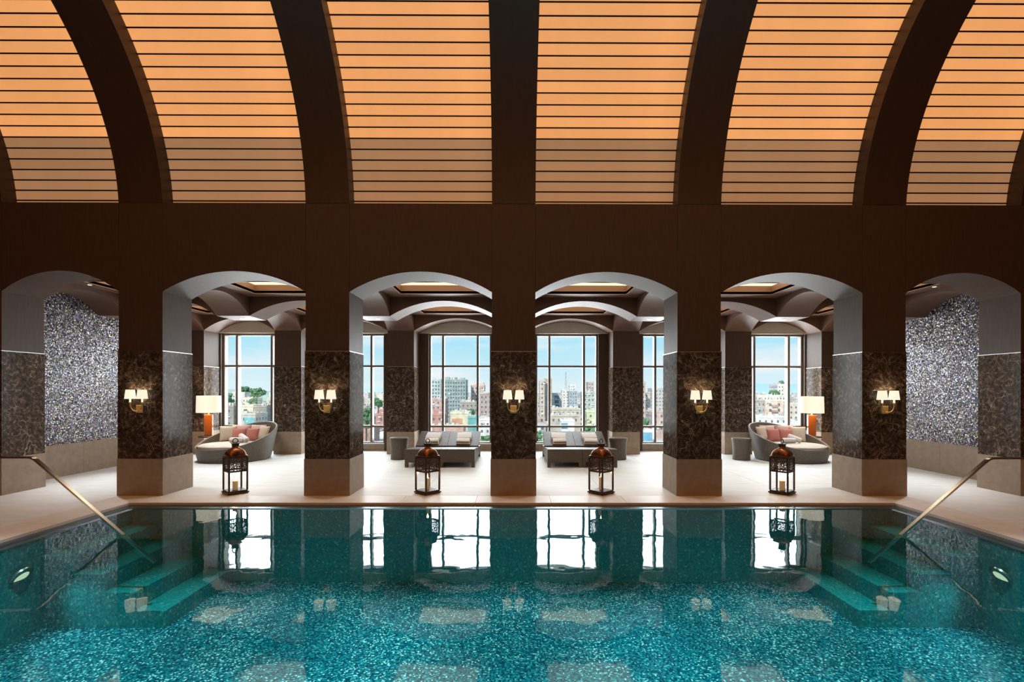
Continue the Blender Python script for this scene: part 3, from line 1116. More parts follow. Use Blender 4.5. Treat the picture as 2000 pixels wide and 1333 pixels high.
TL = ['left lounger of the left-hand pair', 'right lounger of the left-hand pair', 'left lounger of the right-hand pair', 'right lounger of the right-hand pair']
for i in range(4):
    c = Vector((LX[i], 2.98 + 1.25, 0.335))
    up = Vector((0, -math.sin(ang), math.cos(ang)))
    al = Vector((0, math.cos(ang), math.sin(ang)))
    p = c + al * 0.45 + up * 0.0235
    o = link('folded_towel', ftm, None, p, (ang, 0, R_(-3 + 5 * (i % 2))))
    o.rotation_euler = (Matrix.Rotation(ang, 3, 'X') @ Matrix.Rotation(R_(-4 + 6 * (i % 2)), 3, 'Z')).to_euler()
    tag(o, 'flat folded towel high on the backrest of the %s' % TL[i], 'towel', 'folded towels on the loungers')
    p = c + al * 0.13 + up * 0.0235
    o = link('folded_towel', ftm2, None, p)
    o.rotation_euler = (Matrix.Rotation(ang, 3, 'X') @ Matrix.Rotation(R_(3 - 5 * (i % 2)), 3, 'Z')).to_euler()
    tag(o, 'thick folded towel low on the %s' % TL[i], 'towel', 'folded towels on the loungers')

# ------------------------------------------------------------------ drum stools
def stool(loc, lab):
    t = thing('drum_stool', lab, 'stool', loc, 0, 'woven drum stools')
    obj('drum', MB().lathe([(0.0, 0.0), (0.205, 0.0), (0.212, 0.01), (0.206, 0.14), (0.208, 0.28), (0.218, 0.42), (0.230, 0.505), (0, 0.505)], 32), M['wicker'], t, smooth=40)
    obj('top', MB().lathe([(0, 0.507), (0.230, 0.507), (0.236, 0.525), (0.230, 0.545), (0.215, 0.552), (0, 0.552)], 32), M['wicker'], t, smooth=40)
    return t
s0 = stool((-2.90, 4.36, 0), 'woven drum stool left of the left-hand pair of loungers')
copy_tree(s0, (2.66, 4.36, 0), 0, 'woven drum stool right of the right-hand pair of loungers')
copy_tree(s0, (5.78, 4.30, 0), 0, 'woven drum stool beside the right daybed')

# ------------------------------------------------------------------ round daybeds
def pillow_mb(w, h, t):
    mb = MB()
    def side(sg):
        def fn(u, v):
            a, b = 2 * u - 1, 2 * v - 1
            k = (1 - a ** 4) * (1 - b ** 4)
            th = t * (max(k, 0) ** 0.5) * (0.72 + 0.28 * (1 - a * a) * (1 - b * b))
            pin = 1 - 0.05 * (1 - abs(a) ** 2) * (abs(b) ** 3)
            pin2 = 1 - 0.05 * (1 - abs(b) ** 2) * (abs(a) ** 3)
            return (a * w / 2 * pin2, sg * th / 2, b * h / 2 * pin)
        return fn
    mb.grid(side(1), 14, 14)
    mb.grid(side(-1), 14, 14)
    return mb
def daybed(loc, tb, lab):
    t = thing('round_daybed', lab, 'daybed', loc, 0, 'round daybeds')
    n = 72
    def hh(th):
        return 0.31 + 0.58 * (((1 + math.cos(th - tb)) / 2) ** 1.3)
    mb = MB()
    rows = 12
    def ro(z):
        return 0.80 + 0.19 * (z / 0.89) ** 0.9
    ring = []
    for i in range(n):
        th = 2 * PI * i / n
        H = hh(th)
        sect = []
        for k in range(rows + 1):
            z = 0.015 + (H - 0.015) * k / rows
            sect.append((ro(z), z))
        rt = ro(H)
        sect += [(rt - 0.012, H + 0.012), (rt - 0.034, H + 0.012), (rt - 0.046, H)]
        for k in range(rows, -1, -1):
            z = 0.24 + (H - 0.24) * k / rows
            sect.append((ro(z) - 0.046, z))
        sect += [(0.0, 0.24)]
        ring.append(len(mb.v))
        for (r, z) in sect:
            mb.v.append((r * math.cos(th), r * math.sin(th), z))
        m = len(sect)
    for i in range(n):
        a, b = ring[i], ring[(i + 1) % n]
        for k in range(m - 1):
            mb.f.append((a + k, b + k, b + k + 1, a + k + 1))
    mb.f.append(tuple(ring[i] for i in reversed(range(n))))
    obj('woven_shell', mb, M['wicker'], t, smooth=50)
    mat = []
    def rm_(z):
        return ro(z) - 0.056
    prof = [(0.0, 0.245), (rm_(0.25) - 0.03, 0.245), (rm_(0.28), 0.275), (rm_(0.30) + 0.0, 0.32), (rm_(0.33) - 0.012, 0.372), (rm_(0.33) - 0.06, 0.397), (0.4, 0.412), (0.0, 0.415)]
    ms = obj('mattress', MB().lathe(prof, 48), M['cushion'], t, smooth=60)
    obj('piping', MB().ring((0, 0, 0.372), rm_(0.33) - 0.010, 0.006, 48, 6, (1, 0, 0), (0, 1, 0)), M['cushion'], ms, smooth=60)
    return t
pm_b = pillow_mb(0.40, 0.40, 0.15).mesh('pillow', M['beige'], 80)
pm_p = pillow_mb(0.36, 0.34, 0.13).mesh('pillow', M['pink'], 80)
pm_w = pillow_mb(0.46, 0.42, 0.15).mesh('pillow', M['blush'], 80)
rt1 = rolled(0.32, 0.066).mesh('rolled_towel', M['towel'], 60)
for s, side in ((-1, 'left'), (1, 'right')):
    cx, cy = s * 7.03, 4.32
    tb = R_(65) if s < 0 else R_(115)
    daybed((cx, cy, 0), tb, 'round woven daybed with cream mattress, %s of the two, under a lit lamp' % side)
    # (dx towards the room's middle, dy, mesh, lean, z, turn, text)
    rows = [(0.18, 0.74, pm_w, 14, 0.40, -10, 'pale blush pillow behind the terracotta pair, inner one'),
            (-0.26, 0.74, pm_w, 14, 0.40, 12, 'pale blush pillow behind the terracotta pair, outer one'),
            (-0.50, 0.56, pm_b, 16, 0.40, 26, 'beige pillow at the outer end of the row'),
            (0.43, 0.56, pm_b, 16, 0.40, -28, 'beige pillow at the inner end of the row'),
            (-0.21, 0.555, pm_p, 20, 0.40, 6, 'outer terracotta pink pillow'),
            (0.135, 0.56, pm_p, 20, 0.40, -8, 'inner terracotta pink pillow')]
    for (dx, dy, me, lean, z, tn, tx) in rows:
        hgt = 0.40 if me is pm_b else 0.34 if me is pm_p else 0.42
        o = link('throw_pillow', me, None, (cx - s * dx, cy + dy, z + hgt / 2 * math.cos(R_(lean)) + 0.012))
        o.rotation_euler = (Matrix.Rotation(R_(tn) * -s, 3, 'Z') @ Matrix.Rotation(R_(-lean), 3, 'X')).to_euler()
        tag(o, '%s on the %s daybed' % (tx, side), 'pillow', 'pillows on the daybeds')
    o = link('rolled_towel', rt1, None, (cx - s * 0.02, cy + 0.02, 0.483), (0, 0, R_(-6 * s)))
    tag(o, 'rolled white towel lying flat on the %s daybed' % side, 'towel', 'rolled towels on the daybeds')
    o = link('rolled_towel', rt1, None, (cx - s * 0.19 * (1 if s < 0 else -1) * 0 + (0.16 if s < 0 else 0.17), cy + 0.10, 0.53))
    o.rotation_euler = (Matrix.Rotation(R_(-32 if s < 0 else -38), 3, 'Z') @ Matrix.Rotation(R_(20), 3, 'Y')).to_euler()
    tag(o, 'rolled white towel leaning over the other one on the %s daybed' % side, 'towel', 'rolled towels on the daybeds')
    # lamp on a small side table
    lx, ly = (-8.12, 5.0) if s < 0 else (8.05, 5.1)
    tt = thing('side_table', 'small dark round side table behind the %s daybed' % side, 'table', (lx, ly, 0), 0, 'side tables behind the daybeds')
    obj('table_top', MB().lathe([(0, 0.49), (0.24, 0.49), (0.25, 0.505), (0.24, 0.52), (0, 0.52)], 28), M['darkwood'], tt, smooth=40)
    obj('stem', MB().lathe([(0, 0.03), (0.03, 0.03), (0.03, 0.49), (0, 0.49)], 14), M['darkwood'], tt, smooth=40)
    obj('foot', MB().lathe([(0, 0), (0.17, 0), (0.17, 0.015), (0.03, 0.03), (0, 0.03)], 24), M['darkwood'], tt, smooth=40)
    lt = thing('table_lamp', 'large lit lamp with white drum shade and amber base behind the %s daybed' % side, 'lamp', (lx, ly, 0.52), 0, 'daybed lamps')
    obj('base', MB().box(-0.095, 0.095, -0.095, 0.095, 0.02, 0.575), M['amber'], lt, bevel=0.012, rot=(0, 0, R_(24 * -s)))
    obj('foot', MB().box(-0.105, 0.105, -0.105, 0.105, 0, 0.02), M['brass'], lt, rot=(0, 0, R_(24 * -s)))
    obj('neck', MB().lathe([(0, 0.575), (0.025, 0.575), (0.012, 0.60), (0.012, 0.75), (0, 0.75)], 12), M['brass'], lt, smooth=40)
    obj('shade', MB().lathe([(0.295, 0.63), (0.285, 1.075), (0.281, 1.075), (0.291, 0.63), (0.295, 0.63)], 36, close=False), M['bigshade'], lt, smooth=40)
    lamp('lamp_bulb', 'POINT', (0, 0, 0.86), 26, (1.0, 0.70, 0.42), (0, 0, 0), lt, shadow_soft_size=0.06)

# ------------------------------------------------------------------ lanterns
S = 0.140
def fret_mesh():
    mb = MB()
    w, h = 2 * S - 0.03, 0.215
    r = 0.0042
    mb.tube([(-w / 2, 0, 0), (w / 2, 0, 0)], r, 4).tube([(-w / 2, 0, h), (w / 2, 0, h)], r, 4)
    cx, cz = 0, h / 2
    mb.ring((cx, 0, cz), 0.034, r, 16, 4)
    mb.ring((cx, 0, cz), 0.014, r, 10, 4)
    for k in range(8):
        a = 2 * PI * k / 8
        mb.ring((cx + 0.056 * math.cos(a), 0, cz + 0.056 * math.sin(a)), 0.020, r, 10, 4)
    for sx_ in (-1, 1):
        for sz_ in (-1, 1):
            mb.ring((sx_ * 0.096, 0, cz + sz_ * 0.080), 0.026, r, 12, 4)
            mb.ring((sx_ * 0.096, 0, cz + sz_ * 0.080), 0.011, r, 8, 4)
            mb.ring((sx_ * 0.100, 0, cz + sz_ * 0.028), 0.022, r, 10, 4)
            mb.ring((sx_ * 0.042, 0, cz + sz_ * 0.090), 0.020, r, 10, 4)
        mb.ring((0, 0, cz + sx_ * 0.096), 0.015, r, 8, 4)
        mb.tube([(sx_ * w / 2, 0, cz), (0, 0, cz + h / 2), (-sx_ * w / 2, 0, cz)], r * 0.8, 4)
        mb.tube([(sx_ * w / 2, 0, cz), (0, 0, cz - h / 2), (-sx_ * w / 2, 0, cz)], r * 0.8, 4)
    mb.tube([(-0.068, 0, 0), (-0.068, 0, h)], r * 0.8, 4).tube([(0.068, 0, 0), (0.068, 0, h)], r * 0.8, 4)
    return mb.mesh('fretwork_panel', M['iron'])
fm = fret_mesh()
def dome_mesh():
    mb = MB()
    prof = [(1.12, 0.0), (1.12, 0.012), (1.0, 0.016), (0.985, 0.045), (0.93, 0.073), (0.83, 0.098), (0.68, 0.118), (0.48, 0.134), (0.38, 0.145), (0.34, 0.166)]
    n = 32
    for (r, z) in prof:
        ex = 2 + 7 * max(0, 1 - z / 0.13)
        for i in range(n):
            a = 2 * PI * (i + 0.5) / n
            c, s_ = math.cos(a), math.sin(a)
            q = (abs(c) ** ex + abs(s_) ** ex) ** (-1 / ex)
            mb.v.append((S * r * q * c, S * r * q * s_, z))
    for k in range(len(prof) - 1):
        for i in range(n):
            j = (i + 1) % n
            mb.f.append((k * n + i, k * n + j, (k + 1) * n + j, (k + 1) * n + i))
    mb.f.append(tuple((len(prof) - 1) * n + i for i in range(n)))
    return mb.mesh('dome', M['copper'], 40)
dm = dome_mesh()
def lantern(loc, rz, lab, holes=1):
    t = thing('floor_lantern', lab, 'lantern', loc, rz, 'pierced metal floor lanterns')
    obj('base', MB().box(-S - 0.025, S + 0.025, -S - 0.025, S + 0.025, 0.012, 0.035).box(-S - 0.008, S + 0.008, -S - 0.008, S + 0.008, 0.035, 0.058), M['iron'], t, bevel=0.004)
    for sx_ in (-1, 1):
        for sy_ in (-1, 1):
            obj('foot', MB().lathe([(0, 0), (0.014, 0), (0.016, 0.012), (0, 0.012)], 10, (sx_ * S, sy_ * S, 0)), M['iron'], t)
            obj('post', MB().box(sx_ * S - 0.012, sx_ * S + 0.012, sy_ * S - 0.012, sy_ * S + 0.012, 0.058, 0.622), M['iron'], t)
    for z in (0.372, 0.612):
        mb = MB()
        for k in (-1, 1):
            mb.box(-S + 0.012, S - 0.012, k * S - 0.009, k * S + 0.009, z, z + 0.02)
            mb.box(k * S - 0.009, k * S + 0.009, -S + 0.012, S - 0.012, z, z + 0.02)
        obj('crossbar', mb, M['iron'], t)
    for k in range(4):
        a = k * PI / 2
        obj('glass_pane', MB().box(-S + 0.012, S - 0.012, -S - 0.001, -S + 0.002, 0.058, 0.372), M['lglass'], t, rot=(0, 0, a))
        link('fretwork_panel', fm, t, (S * math.sin(a), -S * math.cos(a), 0.393), (0, 0, a))
    d = link('dome', dm, t, (0, 0, 0.632))
    for k in range(4):
        a = k * PI / 2
        mb = MB().ring((0, -S * 0.99, 0.055), 0.026, 0.006, 16, 5).ring((0, -S * 0.99, 0.055), 0.011, 0.005, 10, 4)
        mb.ring((-0.07, -S * 0.99, 0.04), 0.014, 0.005, 10, 4).ring((0.07, -S * 0.99, 0.04), 0.014, 0.005, 10, 4)
        obj('rosette', mb, M['iron'], d, rot=(0, 0, a))
    obj('neck', MB().box(-0.045, 0.045, -0.045, 0.045, 0.79, 0.838).box(-0.055, 0.055, -0.055, 0.055, 0.838, 0.849), M['iron'], t, bevel=0.004)
    obj('carrying_ring', MB().ring((0, 0, 0.886), 0.040, 0.008, 20, 8), M['iron'], t, smooth=60)
    return t
def candle(loc, h, r, lab):
    t = thing('pillar_candle', lab, 'candle', loc, 0, 'lit candles in the lanterns')
    obj('wax', MB().lathe([(0, 0), (r, 0), (r, h - 0.006), (r - 0.006, h), (r - 0.014, h - 0.004), (0, h - 0.01)], 20), M['wax'], t, smooth=40)
    obj('wick', MB().tube([(0, 0, h - 0.01), (0.001, 0, h + 0.012)], 0.0015, 5), M['wick'], t)
    obj('flame', MB().lathe([(0, h + 0.006), (0.006, h + 0.012), (0.010, h + 0.024), (0.007, h + 0.042), (0.003, h + 0.058), (0, h + 0.07)], 10), M['flame'], t, smooth=60)
    lamp('candle_light', 'POINT', (0, 0, h + 0.05), 1.6, (1.0, 0.62, 0.28), (0, 0, 0), t, shadow_soft_size=0.015)
LT = [(461, 47, 0.15, 0.042, 'in front of the left daybed'), (835.5, 47, 0.20, 0.032, 'in front of the left pair of loungers'),
      (1174.5, 41, 0.22, 0.036, 'in front of the right pair of loungers'), (1529.5, 41, 0.16, 0.045, 'in front of the right daybed')]
for (px, rz, h, r, tx) in LT:
    x = (px - VPX) * K * 1.025
    lantern((x, 0.21, 0), R_(rz), 'pierced bronze lantern with copper dome %s ' % tx)
    candle((x, 0.21, 0.0585), h, r, 'lit ivory candle inside the lantern %s' % tx)

# ------------------------------------------------------------------ pool handrails
def smooth_path(pts, rad, n=8):
    out = [Vector(pts[0])]
    for i in range(1, len(pts) - 1):
        p, a, b = Vector(pts[i]), Vector(pts[i - 1]), Vector(pts[i + 1])
        u, v = (a - p).normalized(), (b - p).normalized()
        s_, e_ = p + u * rad, p + v * rad
        for k in range(n + 1):
            q = k / n
            out.append(s_ * (1 - q) ** 2 + p * 2 * q * (1 - q) + e_ * q * q)
    out.append(Vector(pts[-1]))
    return out
def flatbar(pts, half_w, half_t):
    """rectangular bar in the xz plane"""
    mb = MB()
    for i, p in enumerate(pts):
        t = (pts[min(i + 1, len(pts) - 1)] - pts[max(i - 1, 0)]).normalized()
        nrm = Vector((-t.z, 0, t.x))
        for (a, b) in ((-1, -1), (1, -1), (1, 1), (-1, 1)):
            mb.v.append(tuple(p + Vector((0, a * half_w, 0)) + nrm * (b * half_t)))
    for i in range(len(pts) - 1):
        for k in range(4):
            l = (k + 1) % 4
            mb.f.append((i * 4 + k, i * 4 + l, i * 4 + 4 + l, i * 4 + 4 + k))
    mb.f.append((3, 2, 1, 0))
    b = 4 * (len(pts) - 1)
    mb.f.append((b, b + 1, b + 2, b + 3))
    return mb
for s, side in ((-1, 'left'), (1, 'right')):
    t = thing('pool_handrail', 'bent bronze steel handrail running down into the water at the %s pool edge' % side, 'handrail', (s * 6.45, -2.05, 0), 0, 'pool handrails')
    pts = smooth_path([(0, 0, 0.60), (0, 0, 0.91), (-s * 0.50, 0, 0.91), (-s * 1.60, 0, -0.045), (-s * 2.0, 0, -0.39)], 0.06)
    obj('rail', flatbar(pts, 0.024, 0.011), M['rail'], t, smooth=30)
    obj('post', MB().tube([(0, 0, 0.0), (0, 0, 0.61)], 0.019, 14), M['rail'], t, smooth=50)
    obj('collar', MB().lathe([(0.019, 0.585), (0.030, 0.585), (0.030, 0.625), (0.019, 0.625)], 16), M['rail'], t, smooth=40)
    obj('flange', MB().lathe([(0.019, 0.0), (0.048, 0.0), (0.048, 0.010), (0.022, 0.022)], 18), M['rail'], t, smooth=40)
# ------------------------------------------------------------------ the town outside
GZ = -38.0
def at(px, py, d):
    return Vector(((px - VPX) / F * d, d - D, EYE - (py - HOR) / F * d))
def cmat(name, col, rough=0.8, noise=0.10):
    return pmat(name, col, rough, noise=noise * 2.2, nscale=0.35)
_cm = {}
def hazed_col(col):
    col = tuple(c * 0.80 + 0.17 * q for c, q in zip(col, (0.86, 0.92, 0.92)))  # haze mixed into every town colour
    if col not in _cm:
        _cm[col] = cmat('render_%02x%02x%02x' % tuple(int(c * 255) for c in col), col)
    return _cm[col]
M['town_glass'] = pmat('dark_town_window', (0.14, 0.16, 0.17), 0.3)
M['blue_glass'] = pmat('blue_town_window', (0.05, 0.16, 0.24), 0.2)
M['leaf'] = pmat('tree_foliage', (0.10, 0.22, 0.10), 0.8, noise=0.5, nscale=0.6)
M['bark'] = pmat('tree_bark', (0.10, 0.07, 0.05), 0.9)
g_ = MB()
g_.v = [(-6000, 9, GZ), (6000, 9, GZ), (6000, 9000, GZ), (-6000, 9000, GZ)]
g_.f = [(0, 1, 2, 3)]
tag(obj('town_ground', g_, cmat('dusty_ground', (0.42, 0.36, 0.29))), 'dusty ground of the town far below', 'ground', kind='structure')

FOOT = []
def building(name, label, px0, px1, ytop, d, col, deep=14, pitch=(2.3, 3.0), win=(0.85, 1.15), glass='town_glass', rot=0.0, roof=0, wrows=8, bal=None, parapet=None, tank=0, sign=None):
    a, b = at(px0, ytop, d), at(px1, ytop, d)
    w = b.x - a.x
    H = a.z - GZ
    FOOT.append((a.x - 1, b.x + 1, a.y - 1.5, a.y + deep + 1))
    t = thing(name, label, 'building', ((a.x + b.x) / 2, a.y, GZ), rot, 'town buildings beyond the windows')
    obj('walls', MB().box(-w / 2, w / 2, 0, deep, 0, H), hazed_col(col), t)
    pc = parapet or tuple(min(1, c * 1.15) for c in col)
    pr = MB()
    pr.box(-w / 2 - 0.15, w / 2 + 0.15, -0.15, 0.15, H, H + 0.9).box(-w / 2 - 0.15, w / 2 + 0.15, deep - 0.15, deep + 0.15, H, H + 0.9)
    pr.box(-w / 2 - 0.15, -w / 2 + 0.15, 0.15, deep - 0.15, H, H + 0.9).box(w / 2 - 0.15, w / 2 + 0.15, 0.15, deep - 0.15, H, H + 0.9)
    obj('parapet', pr, hazed_col(pc), t)
    wn = MB()
    cols = max(1, int((w - 0.8) / pitch[0]))
    for r in range(wrows):
        z = H - 1.1 - r * pitch[1]
        if z - win[1] < 1:
            break
        for c in range(cols):
            x = (c - (cols - 1) / 2) * (w - 0.8) / cols
            wn.box(x - win[0] / 2, x + win[0] / 2, -0.06, 0.05, z - win[1], z)
        # side faces too
        sc_ = max(1, int(deep / pitch[0]))
        for c in range(sc_):
            y = (c + 0.5) * deep / sc_
            for s in (-1, 1):
                x0, x1 = sorted((s * (w / 2 - 0.05), s * (w / 2 + 0.06)))
                wn.box(x0, x1, y - win[0] / 2, y + win[0] / 2, z - win[1], z)
    if wn.v:
        obj('window_rows', wn, M[glass], t, kind='stuff')
    if bal:
        for r in range(min(wrows, 7)):
            z = H - 1.3 - r * pitch[1] - win[1]
            obj('balcony', MB().box(-w * 0.16, w * 0.16, -1.1, 0, z, z + 1.1), hazed_col(bal), t)
    if roof:
        for k in range(roof):
            x = (k + 0.5) / roof * w - w / 2
            q = rnd.uniform(1.4, 2.6)
            obj('roof_hut', MB().box(x - q, x + q, deep * 0.3, deep * 0.3 + 4, H, H + rnd.uniform(2.2, 3.2)), hazed_col(pc), t)
    cl = MB()
    for k in range(int(6 + w * 0.5)):
        x, y = rnd.uniform(-w * 0.46, w * 0.46), rnd.uniform(0.4, deep * 0.6)
        q = rnd.uniform(0.15, 0.7)
        cl.box(x - q, x + q, y - q, y + q, H, H + rnd.uniform(0.6, 2.4))
    obj('roof_clutter', cl, hazed_col((0.62, 0.56, 0.48)), t, kind='stuff')
    if wrows:
        ac = MB()
        for k in range(int(w * H * 0.02) + 4):
            x, z = rnd.uniform(-w * 0.47, w * 0.47), H - rnd.uniform(1.0, min(H - 1, 22))
            q = rnd.uniform(0.25, 0.9)
            ac.box(x - q, x + q, -0.35, 0.0, z, z + rnd.uniform(0.3, 0.8))
        obj('air_conditioners', ac, hazed_col((0.80, 0.78, 0.74) if sum(col) < 1.5 else (0.36, 0.31, 0.27)), t, kind='stuff')
    for k in range(tank):
        x = rnd.uniform(-w * 0.4, w * 0.4)
        obj('water_tank', MB().lathe([(0, H), (0.7, H), (0.7, H + 1.5), (0, H + 1.8)], 10, (x, deep * 0.2, 0)), hazed_col((0.75, 0.76, 0.76)), t)
    if sign:
        (u0, u1, v0, v1, c) = sign
        obj('facade_panel', MB().box(-w / 2 + u0 * w, -w / 2 + u1 * w, -0.2, 0.05, H - v1, H - v0), hazed_col(c), t)
    return t

B = building
# first window
B('villa', 'cream house with two dark windows behind the left daybed', 466, 496, 796, 230, (0.72, 0.64, 0.42), 12, (5.0, 3.4), (1.6, 1.9), wrows=2, tank=1)
B('warehouse', 'dark grey-brown windowless block right of the cream house', 497, 522, 797, 225, (0.20, 0.17, 0.12), 14, wrows=0)
B('shop_building', 'low shop with turquoise front below the cream house', 470, 500, 812, 205, (0.50, 0.47, 0.38), 10, wrows=1, sign=(0.30, 0.95, 1.0, 3.4, (0.05, 0.40, 0.42)))
B('apartment_block', 'dark narrow block at the left of the first window', 440, 458, 797, 240, (0.20, 0.18, 0.14), 14, wrows=4)
B('townhouse', 'pale yellow row house on the slope in the first window', 468, 500, 780, 420, (0.74, 0.66, 0.50), 12, wrows=3, tank=2)
B('townhouse', 'beige house beside the right mullion of the first window', 518, 533, 792, 260, (0.55, 0.44, 0.33), 12, wrows=5)
# second window
B('brick_house', 'red brick block low in the second window', 734, 756, 812, 215, (0.42, 0.14, 0.09), 12, wrows=4, roof=1)
B('brick_house', 'dark red block under the trees in the second window', 706, 728, 842, 190, (0.36, 0.15, 0.10), 10, wrows=2)
B('apartment_block', 'pinkish white block above the red brick in the second window', 736, 754, 792, 330, (0.66, 0.55, 0.48), 12, wrows=4, tank=1)
# third window
B('hotel_slab', 'large grey-green slab building rising highest in the third window', 862, 910, 744, 380, (0.22, 0.31, 0.29), 16, (1.9, 2.9), (1.1, 1.3), wrows=10, roof=3)
B('hotel_wing', 'pale blue-grey wing left of the grey-green slab', 842, 861, 743, 392, (0.46, 0.55, 0.55), 16, (1.9, 2.9), (1.1, 1.3), wrows=10)
B('apartment_block', 'pinkish block with roof huts right of the grey-green slab', 920, 946, 755, 400, (0.58, 0.41, 0.34), 14, wrows=6, roof=2, tank=1)
B('apartment_block', 'mauve brown block beside the middle pillar in the third window', 936, 962, 771, 300, (0.40, 0.27, 0.24), 14, wrows=6, tank=2)
B('brick_house', 'red brick house low at the left in the third window', 840, 866, 812, 225, (0.45, 0.17, 0.12), 12, wrows=4, roof=1)
B('townhouse', 'rose block above the red brick house in the third window', 842, 870, 782, 300, (0.50, 0.28, 0.23), 12, wrows=4, tank=2)
B('market_hall', 'cream building with orange front panel in the third window', 880, 915, 809, 232, (0.78, 0.66, 0.42), 14, wrows=0, sign=(0.08, 0.66, 2.2, 4.6, (0.62, 0.24, 0.08)), tank=3)
B('townhouse', 'grey-brown flats above the cream market in the third window', 900, 934, 788, 330, (0.36, 0.30, 0.24), 12, wrows=4, tank=2)
B('kiosk', 'teal roofed shed right of the cream market', 914, 934, 818, 222, (0.03, 0.34, 0.33), 10, wrows=0)
B('townhouse', 'white low house at the right of the third window', 934, 960, 822, 215, (0.72, 0.71, 0.68), 12, wrows=2)
B('brick_house', 'salmon roofed low block behind the left loungers', 850, 905, 838, 200, (0.52, 0.26, 0.18), 10, wrows=2)
# fourth window
B('tower_block', 'tall sandy brown tower in the fourth window', 1064, 1078, 742, 330, (0.44, 0.31, 0.22), 10, wrows=16)
B('tower_block', 'paler tower joined to the sandy brown one on its left', 1054, 1064, 746, 326, (0.56, 0.43, 0.33), 10, wrows=16)
B('office_block', 'mid-height grey block with blue windows in the fourth window', 1078, 1097, 770, 350, (0.50, 0.46, 0.42), 12, (6, 3.2), (3.0, 2.4), 'blue_glass', wrows=5)
B('office_block', 'white high block left of the radio mast', 1098, 1112, 763, 520, (0.78, 0.72, 0.66), 14, wrows=6)
B('office_block', 'white high block right of the radio mast', 1113, 1124, 753, 560, (0.82, 0.80, 0.78), 14, wrows=8)
B('office_block', 'slate blue block right of the radio mast', 1112, 1128, 766, 470, (0.30, 0.38, 0.42), 14, wrows=6)
B('apartment_block', 'grey-green block at the right of the fourth window', 1139, 1163, 768, 330, (0.40, 0.46, 0.38), 14, wrows=7, tank=2)
B('apartment_block', 'reddish topped block far right in the fourth window', 1149, 1160, 748, 480, (0.50, 0.36, 0.30), 14, wrows=5)
B('townhouse', 'long tan flats with rooftop dishes in the fourth window', 1078, 1134, 801, 262, (0.56, 0.46, 0.34), 12, wrows=2, tank=6)
B('townhouse', 'lower tan flats with a line of roof tanks in the fourth window', 1074, 1132, 814, 236, (0.48, 0.40, 0.30), 10, wrows=2, tank=5)
B('shed', 'white and blue shed behind the right loungers', 1097, 1122, 824, 214, (0.80, 0.82, 0.82), 8, wrows=0, sign=(0.0, 0.48, 0.6, 3.0, (0.06, 0.24, 0.34)))
B('townhouse', 'yellow-green house at the right of the fourth window', 1146, 1162, 806, 240, (0.60, 0.62, 0.34), 10, wrows=4)
# fifth window
B('tower_block', 'slim pink tower in the fifth window', 1253, 1261, 750, 284, (0.55, 0.37, 0.28), 8, wrows=14)
B('tower_block', 'sandy block joined to the slim pink tower', 1246, 1270, 768, 296, (0.58, 0.46, 0.36), 12, wrows=9)
B('apartment_block', 'hazy grey block right in the fifth window', 1274, 1299, 760, 420, (0.52, 0.50, 0.47), 14, wrows=8, roof=1)
B('brick_house', 'pale rose block low in the fifth window', 1274, 1300, 806, 240, (0.56, 0.36, 0.30), 12, wrows=3)
B('shed', 'bright blue canopy low in the fifth window', 1246, 1282, 845, 190, (0.02, 0.30, 0.50), 8, wrows=0, parapet=(0.85, 0.86, 0.86))
# sixth window
B('tower_block', 'white tower below the hills in the sixth window', 1520, 1539, 752, 420, (0.80, 0.76, 0.68), 14, wrows=8)
B('apartment_block', 'pink and cream apartment house with red balconies in the sixth window', 1496, 1532, 784, 280, (0.74, 0.56, 0.42), 14, (4.0, 3.1), (1.4, 1.6), wrows=7, bal=(0.45, 0.22, 0.16))
B('townhouse', 'dark gabled block left of the pink apartment house', 1466, 1492, 796, 260, (0.36, 0.34, 0.29), 12, wrows=4, roof=1)
B('townhouse', 'white row of flats behind the pink apartment house', 1480, 1536, 774, 380, (0.78, 0.70, 0.62), 12, wrows=3, tank=4)
B('townhouse', 'white low house in front of the pink apartment house', 1478, 1540, 816, 225, (0.72, 0.70, 0.64), 10, wrows=2, tank=3)
B('apartment_block', 'tan block right of the pink apartment house', 1541, 1562, 790, 290, (0.62, 0.52, 0.42), 12, wrows=6)

# radio mast
mt = thing('radio_mast', 'thin grey radio mast rising above the roofs in the fourth window', 'mast', (at(1105, 715, 600).x, 600 - D, GZ))
hm = at(1105, 716, 600).z - GZ
mm_ = MB()
for (sx_, sy_) in ((-1, -1), (1, -1), (1, 1), (-1, 1)):
    mm_.tube([(sx_ * 2.6, sy_ * 2.6, 0), (sx_ * 0.35, sy_ * 0.35, hm * 0.9)], 0.28, 4)
obj('lattice_legs', mm_, hazed_col((0.45, 0.46, 0.48)), mt)
br = MB()
for k in range(14):
    z0, z1 = hm * 0.9 * k / 14, hm * 0.9 * (k + 1) / 14
    f0, f1 = 2.6 - 2.25 * k / 14, 2.6 - 2.25 * (k + 1) / 14
    for s in (-1, 1):
        br.tube([(-s * f0, -f0, z0), (s * f1, -f1, z1)], 0.16, 4)
obj('bracing', br, hazed_col((0.45, 0.46, 0.48)), mt)
obj('antenna', MB().tube([(0, 0, hm * 0.9), (0, 0, hm)], 0.22, 5), hazed_col((0.55, 0.55, 0.55)), mt)

